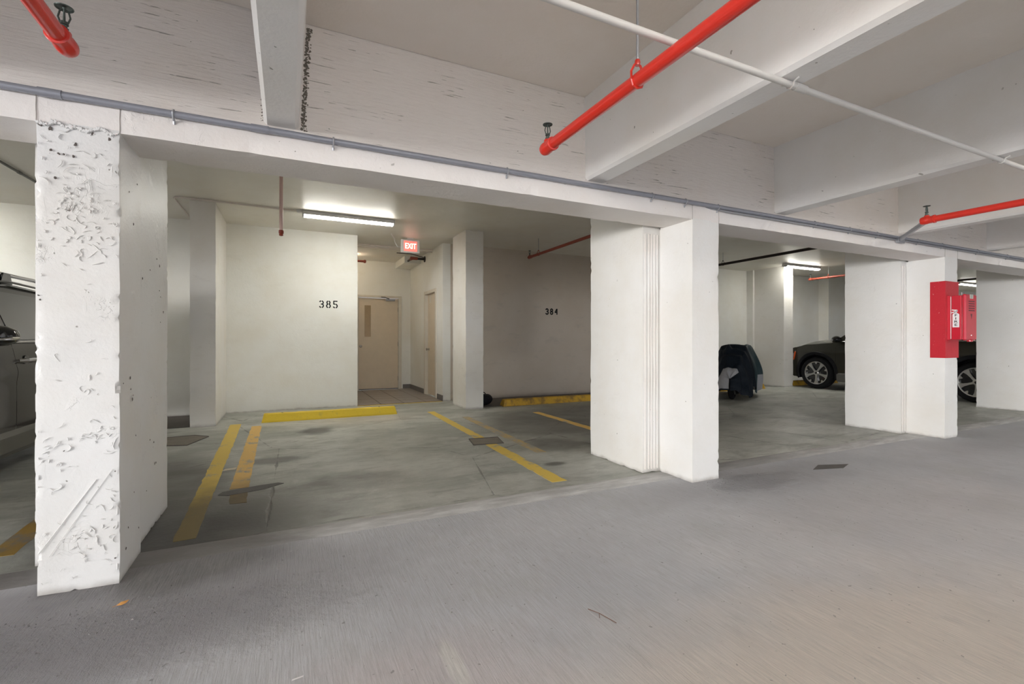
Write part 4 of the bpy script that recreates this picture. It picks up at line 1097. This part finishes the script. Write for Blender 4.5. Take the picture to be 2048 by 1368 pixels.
def suv(label, loc, rz, paint, sill='cladding', bp=-0.10, mirror_y=0.92, handles=(-0.05, -1.0), full=True):
    r = thing('car', label, 'car', loc, rz)
    # side panels
    secs = [('rear_quarter', -2.32, -1.10), ('rear_door', -1.095, bp - 0.003), ('front_door', bp + 0.003, 0.985), ('front_fender', 0.99, 2.38)]
    for s in (1, -1):
        for nm, y0, y1 in secs:
            ny = max(8, int((y1 - y0) / 0.035)); nz = 26
            vs = []; fs = []; skip = {}
            for i in range(ny + 1):
                y = lerp(y0, y1, i / ny)
                for j in range(nz + 1):
                    zl, zb = interp(ZLOW, y), interp(BELT, y)
                    if 'door' in nm: zl = max(zl, 0.36)
                    z = lerp(zl, zb, j / nz)
                    yy = y
                    for wy in WY:   # pull vertices close to the arch onto it
                        dy, dz = yy - wy, z - RT
                        rr = math.hypot(dy, dz)
                        if rr < 0.455 and rr > 1e-6 and z > 0.2:
                            if rr > 0.405:
                                yy, z = wy + dy / rr * 0.455, RT + dz / rr * 0.455
                            else: skip[len(vs)] = 1
                    vs.append((s * hw(yy, z), yy, z))
            n = nz + 1
            for i in range(ny):
                for j in range(nz):
                    q = (i * n + j, (i + 1) * n + j, (i + 1) * n + j + 1, i * n + j + 1)
                    if any(k in skip for k in q): continue
                    fs.append(q)
            mb = MB(); mb.add(vs, fs); mb.build(nm, M[paint], r, smooth=True)
        # sill
        mb = MB(); pr = [(s * 0.93, 0.20), (s * 0.955, 0.24), (s * 0.960, 0.36), (s * 0.94, 0.40), (s * 0.85, 0.40), (s * 0.85, 0.20)]
        mb.prism(pr, -0.96, 0.96, 'xz'); mb.build('sill_cladding', M[sill], r)
        # arch flares
        for wy in WY:
            vs = []; fs = []; K = 28
            for i in range(K + 1):
                a = math.radians(-18 + 216 * i / K)
                for (rr, off) in ((0.425, -0.10), (0.425, 0.012), (0.440, 0.020), (0.492, 0.016), (0.500, -0.004)):
                    yy = wy + rr * math.cos(a); zz = RT + rr * math.sin(a)
                    vs.append((s * (hw(yy, max(zz, 0.25)) + off), yy, zz))
            for i in range(K):
                for j in range(4): fs.append((i * 5 + j, i * 5 + j + 1, (i + 1) * 5 + j + 1, (i + 1) * 5 + j))
            mb = MB(); mb.add(vs, fs); mb.build('arch_flare', M['car_black'], r, smooth=True)
            # wheel well
            vs = []; fs = []
            for i in range(K + 1):
                a = PI * i / K
                for xx in (0.90, 0.60): vs.append((s * xx, wy + 0.45 * math.cos(a), RT + 0.45 * math.sin(a) - 0.0))
            for i in range(K): fs.append((2 * i, 2 * i + 1, 2 * i + 3, 2 * i + 2))
            k0 = len(vs); vs += [(s * 0.60, wy - 0.45, 0.2), (s * 0.60, wy + 0.45, 0.2), (s * 0.60, wy + 0.45, 0.9), (s * 0.60, wy - 0.45, 0.9)]
            fs.append((k0, k0 + 1, k0 + 2, k0 + 3))
            mb = MB(); mb.add(vs, fs); mb.build('wheel_well', M['car_black'], r)
            # wheel
            mb = MB(); w2 = 0.115
            mb.lathe([(0.255, -w2), (0.33, -w2), (0.358, -w2 * .85), (0.370, -w2 * .55), (0.372, 0), (0.370, w2 * .55), (0.358, w2 * .85), (0.335, w2), (0.272, w2 * 0.98), (0.262, w2 * 0.8), (0.255, 0)], (s * 0.83, wy, RT), (s, 0, 0), 48)
            wh = mb.build('wheel', M['rubber'], r, smooth=True)
            cx = s * (0.83 + w2 * 0.80)
            mb = MB()
            mb.lathe([(0.270, -0.004), (0.272, 0.008), (0.262, 0.010), (0.252, 0.000), (0.250, -0.10)], (cx, wy, RT), (s, 0, 0), 48, 0)
            # open the ring: build the spokes as flared solids
            sp = MB()
            for q in range(5):
                a0 = math.radians(90 + 180 + 72 * q)
                ca, sa = math.cos(a0), math.sin(a0)
                def P2(u, v, x): return (cx + s * x, wy + u * ca - v * sa, RT + u * sa + v * ca)
                main = [(0.03, -0.019), (0.12, -0.019), (0.19, -0.028), (0.255, -0.054), (0.255, 0.054), (0.19, 0.028), (0.12, 0.019), (0.03, 0.019)]
                for poly in (main,):
                    n = len(poly); vs = [P2(u, v, 0.012) for u, v in poly] + [P2(u, v, -0.02) for u, v in poly]
                    sp.add(vs, [tuple(range(n)), tuple(range(n, 2 * n))[::-1]] + [(i, (i + 1) % n, (i + 1) % n + n, i + n) for i in range(n)])
                a1 = a0 + math.radians(36); ca, sa = math.cos(a1), math.sin(a1)
                tri = [(0.205, -0.010), (0.255, -0.034), (0.255, 0.034), (0.205, 0.010)]
                n = 4; vs = [(cx + s * 0.012, wy + u * ca - v * sa, RT + u * sa + v * ca) for u, v in tri] + [(cx - s * 0.02, wy + u * ca - v * sa, RT + u * sa + v * ca) for u, v in tri]
                sp.add(vs, [(0, 1, 2, 3), (7, 6, 5, 4)] + [(i, (i + 1) % n, (i + 1) % n + n, i + n) for i in range(n)])
            sp.lathe([(0.055, -0.02), (0.055, 0.010), (0.045, 0.016), (0.004, 0.016)], (cx, wy, RT), (s, 0, 0), 24)
            # lip ring
            K2 = 48; vs = []; fs = []
            for i in range(K2):
                a = 2 * PI * i / K2
                for rr, xx in ((0.272, 0.006), (0.266, 0.016), (0.250, 0.012), (0.248, -0.02)):
                    vs.append((cx + s * xx, wy + rr * math.cos(a), RT + rr * math.sin(a)))
            for i in range(K2):
                for j in range(3):
                    a_, b_ = i * 4 + j, ((i + 1) % K2) * 4 + j
                    fs.append((a_, a_ + 1, b_ + 1, b_))
            sp.add(vs, fs)
            sp.build('rim', M['alloy'], wh, smooth=False)
            bk = MB(); bk.lathe([(0.004, -0.03), (0.252, -0.03), (0.252, -0.034)], (cx, wy, RT), (s, 0, 0), 40); bk.build('rim_barrel', M['gloss_black'], wh)
            hb = MB(); hb.lathe([(0.026, 0.014), (0.024, 0.020), (0.004, 0.021)], (cx, wy, RT), (s, 0, 0), 20); hb.build('centre_cap', M['gloss_black'], wh)
        # greenhouse glass on the side
        def gx(z): return s * (0.918 - 0.155 * ((z - 1.08) / 0.5) - 0.02 * ((z - 1.08) / 0.5) ** 2)
        def win(poly, nm, mat, d_=0.0):
            vs = [(gx(z) + s * d_, y, z) for y, z in poly]; n = len(vs)
            vs += [(v[0] - s * 0.012, v[1], v[2]) for v in vs]
            mb = MB(); mb.add(vs, [tuple(range(n)), tuple(range(n, 2 * n))[::-1]] + [(i, (i + 1) % n, (i + 1) % n + n, i + n) for i in range(n)])
            return mb.build(nm, M[mat], r)
        frame = [(1.12, 1.05), (0.72, 1.34), (0.32, 1.55), (-0.3, 1.605), (-1.3, 1.585), (-1.95, 1.50), (-2.22, 1.10), (-1.2, 1.11), (0, 1.08)]
        win(frame, 'window_frame', paint, -0.004)
        win([(0.86, 1.115), (0.60, 1.34), (0.30, 1.50), (bp + 0.075, 1.535), (bp + 0.055, 1.13)], 'front_window', 'glass', 0.002)
        win([(bp - 0.045, 1.13), (bp - 0.025, 1.535), (-0.95, 1.535), (-1.03, 1.15)], 'rear_window', 'glass', 0.002)
        win([(-1.10, 1.16), (-1.02, 1.53), (-1.70, 1.48), (-1.98, 1.20)], 'quarter_window', 'glass', 0.002)
        win([(bp + 0.055, 1.13), (bp + 0.075, 1.535), (bp + 0.050, 1.537), (bp + 0.030, 1.13)], 'window_seal', 'gloss_black', 0.004)
        mb = MB(); mb.tube([(gx(1.10) + s * 0.008, y, lerp(1.105, 1.125, (0.9 - y) / 2.8)) for y in (0.9, 0, -1, -1.9)], 0.009, 6); mb.build('belt_trim', M['chrome'], r, smooth=True)
        mb = MB(); mb.tube([(s * 0.755, 0.30, 1.60), (s * 0.75, -0.3, 1.635), (s * 0.745, -1.2, 1.625), (s * 0.74, -1.9, 1.55)], 0.010, 8); mb.build('roof_gutter', M['gloss_black'], r, smooth=True)
        mb = MB(); mb.tube([(s * 0.67, 0.18, 1.645), (s * 0.67, 0.05, 1.705), (s * 0.67, -0.9, 1.715), (s * 0.67, -1.65, 1.685), (s * 0.67, -1.82, 1.62)], 0.018, 10); 
        rl = mb.build('roof_rail', M['chrome'], r, smooth=True)
        for yy in (0.10, -0.35, -1.72):
            mb = MB(); mb.prism([(yy - 0.10, 1.62), (yy + 0.10, 1.62), (yy + 0.05, 1.72), (yy - 0.06, 1.72)], s * 0.655, s * 0.695, 'yz'); mb.build('rail_foot', M['gloss_black'], rl)
        # mirror
        my = mirror_y
        mb = MB(); ring = []; 
        K3 = 12
        for i, (dx, sy, sz) in enumerate(((0.0, 0.04, 0.035), (0.05, 0.075, 0.065), (0.13, 0.095, 0.082), (0.20, 0.085, 0.074), (0.245, 0.055, 0.048), (0.258, 0.02, 0.018))):
            for k in range(K3):
                a = 2 * PI * k / K3
                ring.append((s * (0.90 + dx), my + sy * math.cos(a) - 0.02 * dx / .25, 1.145 + sz * math.sin(a) * (1.0 if math.sin(a) > 0 else 0.9) + 0.008))
        fs = []
        for i in range(5):
            for k in range(K3):
                p = i * K3 + k; q = i * K3 + (k + 1) % K3
                fs.append((p, q, q + K3, p + K3))
        fs.append(tuple(range(K3))); fs.append(tuple(60 + k for k in range(K3)))
        mb.add(ring, fs); mi_ = mb.build('mirror', M['gloss_black'], r, smooth=True)
        mb = MB(); mb.tube([(s * 1.00, my + 0.088, 1.118), (s * 1.09, my + 0.088, 1.130), (s * 1.145, my + 0.05, 1.138), (s * 1.158, my - 0.01, 1.14)], [0.003, 0.008, 0.014, 0.012], 8); mb.build('mirror_trim', M['chrome'], mi_, smooth=True)
        for hy in handles:
            mb = MB(); xh = hw(hy, 0.95)
            mb.tube([(s * (xh - 0.005), hy + 0.10, 0.955), (s * (xh + 0.035), hy + 0.075, 0.957), (s * (xh + 0.040), hy, 0.958), (s * (xh + 0.035), hy - 0.075, 0.957), (s * (xh - 0.005), hy - 0.10, 0.955)], [0.014, 0.021, 0.022, 0.021, 0.014], 10)
            hd = mb.build('door_handle', M['chrome'], r, smooth=True)
            mb = MB(); mb.lathe([(0.045, -0.004), (0.045, 0.003), (0.03, 0.004)], (s * xh, hy, 0.955), (s, 0, 0), 20); mb.build('handle_cup', M['gloss_black'], hd)
        # headlight and marker at the corner
        def onb(y, z, d_): return (s * (hw(y, z) + d_), y, z)
        pts = [(1.93, 0.885), (2.16, 0.83), (2.34, 0.72), (2.34, 0.62), (2.14, 0.66), (1.99, 0.74)]
        vs = [onb(y, z, 0.006) for y, z in pts] + [onb(y, z, -0.03) for y, z in pts]; n = 6
        mb = MB(); mb.add(vs, [tuple(range(n))] + [(i, (i + 1) % n, (i + 1) % n + n, i + n) for i in range(n)]); hl = mb.build('headlight', M['clear_lens'], r)
        pts = [(1.935, 0.86), (1.975, 0.865), (2.03, 0.665), (2.00, 0.66)]
        vs = [onb(y, z, 0.010) for y, z in pts] + [onb(y, z, -0.02) for y, z in pts]; n = 4
        mb = MB(); mb.add(vs, [tuple(range(n))] + [(i, (i + 1) % n, (i + 1) % n + n, i + n) for i in range(n)]); mb.build('side_marker', M['amber'], hl)
        pts = [(-2.28, 1.02), (-2.05, 1.05), (-2.0, 0.92), (-2.28, 0.86)]
        vs = [onb(y, z, 0.008) for y, z in pts] + [onb(y, z, -0.02) for y, z in pts]
        mb = MB(); mb.add(vs, [tuple(range(n))] + [(i, (i + 1) % n, (i + 1) % n + n, i + n) for i in range(n)]); mb.build('taillight', M['lamp_red'], r)
    # hood
    vs = []; fs = []; ny, nx = 24, 16
    for i in range(ny + 1):
        y = lerp(0.95, 2.38, i / ny)
        zb = interp(BELT, y); w = hw(y, zb)
        for j in range(nx + 1):
            u = -1 + 2 * j / nx
            crown = 0.105 * (1 - abs(u) ** 2.6) * min(1, (2.5 - y) / 0.7)
            vs.append((u * w, y, zb + crown))
    n = nx + 1
    for i in range(ny):
        for j in range(nx): fs.append((i * n + j, i * n + j + 1, (i + 1) * n + j + 1, (i + 1) * n + j))
    mb = MB(); mb.add(vs, fs); mb.build('hood', M[paint], r, smooth=True)
    # nose and tail fascia
    for nm, yy, zl, zt, mat, bulge in (('front_bumper', 2.38, 0.34, 0.74, paint, 0.09), ('tailgate', -2.32, 0.42, 1.02, paint, -0.06)):
        vs = []; fs = []; 
        for i in range(9):
            z = lerp(zl, zt, i / 8); w = hw(yy, z)
            for j in range(nx + 1):
                u = -1 + 2 * j / nx
                vs.append((u * w, yy + bulge * (1 - abs(u) ** 2.5) * (0.6 + 0.4 * math.sin(PI * i / 8)), z + (0.09 * (1 - abs(u) ** 2.6) * (i / 8) if yy > 0 else 0)))
        for i in range(8):
            for j in range(nx): fs.append((i * n + j, i * n + j + 1, (i + 1) * n + j + 1, (i + 1) * n + j))
        mb = MB(); mb.add(vs, fs); mb.build(nm, M[mat], r, smooth=True)
    mb = MB(); mb.box(-0.45, 0.45, 2.44, 2.478, 0.46, 0.68, 0.01)
    gr = mb.build('grille', M['gloss_black'], r)
    # windshield, roof, rear glass as one lofted top, separate parts by rows
    def loft(rows, nm, mat, th=0.0):
        vs = []; fs = []; nx_ = 12
        for (y, z, w, c_) in rows:
            for j in range(nx_ + 1):
                u = -1 + 2 * j / nx_
                vs.append((u * w, y + (c_[1] * (1 - u * u)), z + c_[0] * (1 - abs(u) ** 2.5)))
        m_ = nx_ + 1
        for i in range(len(rows) - 1):
            for j in range(nx_): fs.append((i * m_ + j, i * m_ + j + 1, (i + 1) * m_ + j + 1, (i + 1) * m_ + j))
        mb = MB(); mb.add(vs, fs); return mb.build(nm, M[mat], r, smooth=True)
    loft([(1.12, 1.05, 0.90, (0.10, 0.12)), (0.72, 1.34, 0.835, (0.06, 0.08)), (0.32, 1.56, 0.765, (0.05, 0.05))], 'windshield', 'glass')
    loft([(0.34, 1.56, 0.775, (0.055, 0.05)), (-0.3, 1.61, 0.765, (0.06, 0)), (-1.3, 1.59, 0.76, (0.06, 0)), (-1.95, 1.505, 0.75, (0.06, -0.02))], 'roof', paint)
    loft([(-1.95, 1.505, 0.75, (0.05, -0.02)), (-2.22, 1.10, 0.85, (0.0, -0.05)), (-2.32, 1.02, 0.86, (0.0, -0.06))], 'rear_glass', 'glass')
    mb = MB(); mb.box(-0.84, 0.84, -0.95, 0.95, 0.22, 0.60); mb.box(-0.58, 0.58, -2.2, 2.2, 0.24, 0.60); mb.box(-0.86, 0.86, -2.1, 1.0, 0.95, 1.06)
    mb.build('underbody', M['car_black'], r)
    return r
suv('dark olive car parked nose-in, seen between the middle and the red-banded columns', (12.145, 5.52, 0), 0.0, 'olive', handles=(-0.05, -1.0))
suv('dark brown car with roof rails partly hidden behind the rough left column', (-2.95, 5.35, 0), PI, 'brown_car', bp=0.13, mirror_y=0.67, handles=(-0.04, -1.0))

# ------------------------------------------------------------------ covered motorcycle
near_p = Vector((7.45, 6.20)); far_p = Vector((8.95, 7.22))
ax = (far_p - near_p); Lm = ax.length; ang = math.atan2(ax.y, ax.x)
mc = thing('motorcycle', 'motorcycle under a navy and silver cover, parked right of the middle column', 'motorcycle', (near_p.x, near_p.y, 0), ang)
HT = [(0, 0.62), (0.12, 0.86), (0.22, 0.97), (0.30, 1.06), (0.38, 0.96), (0.55, 1.02), (0.66, 1.04), (0.85, 0.98), (0.95, 0.88), (1.0, 0.62)]
WT = [(0, 0.20), (0.06, 0.28), (0.2, 0.34), (0.5, 0.40), (0.62, 0.46), (0.8, 0.40), (0.95, 0.27), (1.0, 0.10)]
HEM = [(0, 0.14), (0.15, 0.05), (0.30, 0.24), (0.45, 0.10), (0.7, 0.16), (0.9, 0.06), (1.0, 0.10)]
NU, NV = 90, 64
vs = []; fs = []; mi = []
for i in range(NU + 1):
    u = i / NU
    H, Wd, hm = interp(HT, u), interp(WT, u), interp(HEM, u)
    for j in range(NV + 1):
        v = -1 + 2 * j / NV
        a = abs(v)
        # profile: across the top, over a soft shoulder, then down the side
        if a < 0.32: xx = a / 0.32 * 0.62; zz = 1 - 0.05 * (a / 0.32) ** 2
        else:
            t_ = (a - 0.32) / 0.68; xx = 0.62 + 0.38 * math.sin(min(1, t_ * 1.6) * PI / 2); zz = 0.95 * (1 - t_)
        z = hm + (H - hm) * zz
        side = (1 if v > 0 else -1) * xx * Wd
        fold = 0.035 * mn.noise(Vector((u * 13, v * 2.0, 0))) * (0.3 + 1.2 * a) + 0.020 * math.sin(u * 46 + 2 * v) * a * a
        side += (1 if v > 0 else -1) * fold
        z += 0.02 * mn.noise(Vector((u * 9, v * 5, 3))) + (0.03 * mn.noise(Vector((u * 17, v, 8))) if a > 0.9 else 0)
        z += 0.10 * math.exp(-((u - .20) / .035) ** 2 - ((v - .10) / .07) ** 2) + 0.07 * math.exp(-((u - .55) / .10) ** 2 - ((v + .28) / .10) ** 2)
        ux = u * Lm + 0.03 * mn.noise(Vector((u * 5, v * 4, 6)))
        if u == 0: ux -= 0.04 * (1 - zz)
        vs.append((ux, side, max(z, 0.03)))
n = NV + 1
fs_by = {'n': [], 's': [], 't': []}
for i in range(NU):
    for j in range(NV):
        u = (i + .5) / NU; v = -1 + 2 * (j + .5) / NV
        q = (i * n + j, i * n + j + 1, (i + 1) * n + j + 1, (i + 1) * n + j)
        k = 'n'
        if v > 0 and abs(v) > 0.45 + 1.2 * abs(u - 0.15) and u < 0.5: k = 's'
        elif abs(v) > 0.74 and u > 0.45: k = 's'
        elif u > 0.40 and abs(v) > 0.22: k = 't'
        fs_by[k].append(q)
for k, nm, mt in (('n', 'cover', 'navy'), ('s', 'silver_panel', 'silver_cloth'), ('t', 'teal_panel', 'teal')):
    used = sorted({i for f in fs_by[k] for i in f}); mp = {a: b_ for b_, a in enumerate(used)}
    mb = MB(); mb.add([vs[i] for i in used], [tuple(mp[i] for i in f) for f in fs_by[k]])
    mb.build(nm, M[mt], mc, smooth=True)
# ends of the cover
for e in (0, NU):
    ring = [vs[e * n + j] for j in range(n)]; sg = -1 if e == 0 else 1
    rows = [ring]
    for q in (0.85, 0.65, 0.45, 0.25, 0.05):
        rows.append([(p[0] + sg * (0.10 * math.sqrt(1 - q * q)) + 0.02 * mn.noise(Vector((p[1] * 9, p[2] * 6, q * 3))), p[1] * q, 0.42 + (p[2] - 0.42) * (q if p[2] > 0.42 else max(q, 0.75))) for p in ring])
    for nm, mt, test in (('cover_end', 'navy', 0), ('silver_end_panel', 'silver_cloth', 1)):
        vv = []; ff = []
        for rw in rows: vv += rw
        for a in range(len(rows) - 1):
            for j in range(n - 1):
                v = -1 + 2 * (j + .5) / NV
                sil = 1 if (e == 0 and -0.42 < v < 0.95) else 0
                if sil == test: ff.append((a * n + j, a * n + j + 1, (a + 1) * n + j + 1, (a + 1) * n + j))
        if ff:
            used = sorted({i for f in ff for i in f}); mp = {a: b_ for b_, a in enumerate(used)}
            mb = MB(); mb.add([vv[i] for i in used], [tuple(mp[i] for i in f) for f in ff]); mb.build(nm, M[mt], mc, smooth=True, weld=False)
for xw in (0.33, Lm - 0.42):
    mb = MB(); mb.lathe([(0.20, -0.05), (0.26, -0.055), (0.295, -0.03), (0.302, 0), (0.295, 0.03), (0.26, 0.055), (0.20, 0.05)], (xw, 0, 0.302), (0, 1, 0), 36)
    wh = mb.build('wheel', M['rubber'], mc, smooth=True)
    vsr = []; fr = []
    mb = MB()
    for sy in (-0.052, 0.052):
        mb.tube([(xw + 0.205 * math.cos(2 * PI * k / 32), sy, 0.302 + 0.205 * math.sin(2 * PI * k / 32)) for k in range(33)], 0.006, 6, cap=False)
    mb.build('rim', M['alloy'], wh, smooth=True)
# black bag by the corridor column
bgp = MB()
K = 20; rings = []
prof = [(-0.20, 0.03), (-0.17, 0.085), (-0.08, 0.11), (0.04, 0.105), (0.14, 0.095), (0.19, 0.06), (0.21, 0.02)]
vs = []; fs = []
for (xx, rr) in prof:
    for k in range(K):
        a = 2 * PI * k / K; q = rr * (1 + 0.12 * mn.noise(Vector((xx * 14, math.cos(a) * 2, math.sin(a) * 2))))
        vs.append((xx, q * math.cos(a) * 1.0, 0.10 + max(-0.098, q * math.sin(a) * 0.92)))
for i in range(len(prof) - 1):
    for k in range(K):
        p = i * K + k; q = i * K + (k + 1) % K; fs.append((p, q, q + K, p + K))
fs.append(tuple(range(K))[::-1]); fs.append(tuple(len(vs) - K + k for k in range(K)))
bgp.add(vs, fs)
bag = thing('bag', 'small black bag slumped on the floor beside the corridor column', 'bag', (3.06, 7.62, 0), 0.5)
bgp.build('bag_body', M['bag'], bag, smooth=True)
mb = MB(); mb.tube([(-0.08, 0, 0.20), (-0.04, 0.0, 0.225), (0.03, 0.0, 0.225), (0.07, 0, 0.195)], 0.008, 6); mb.build('bag_handle', M['bag'], bag, smooth=True)
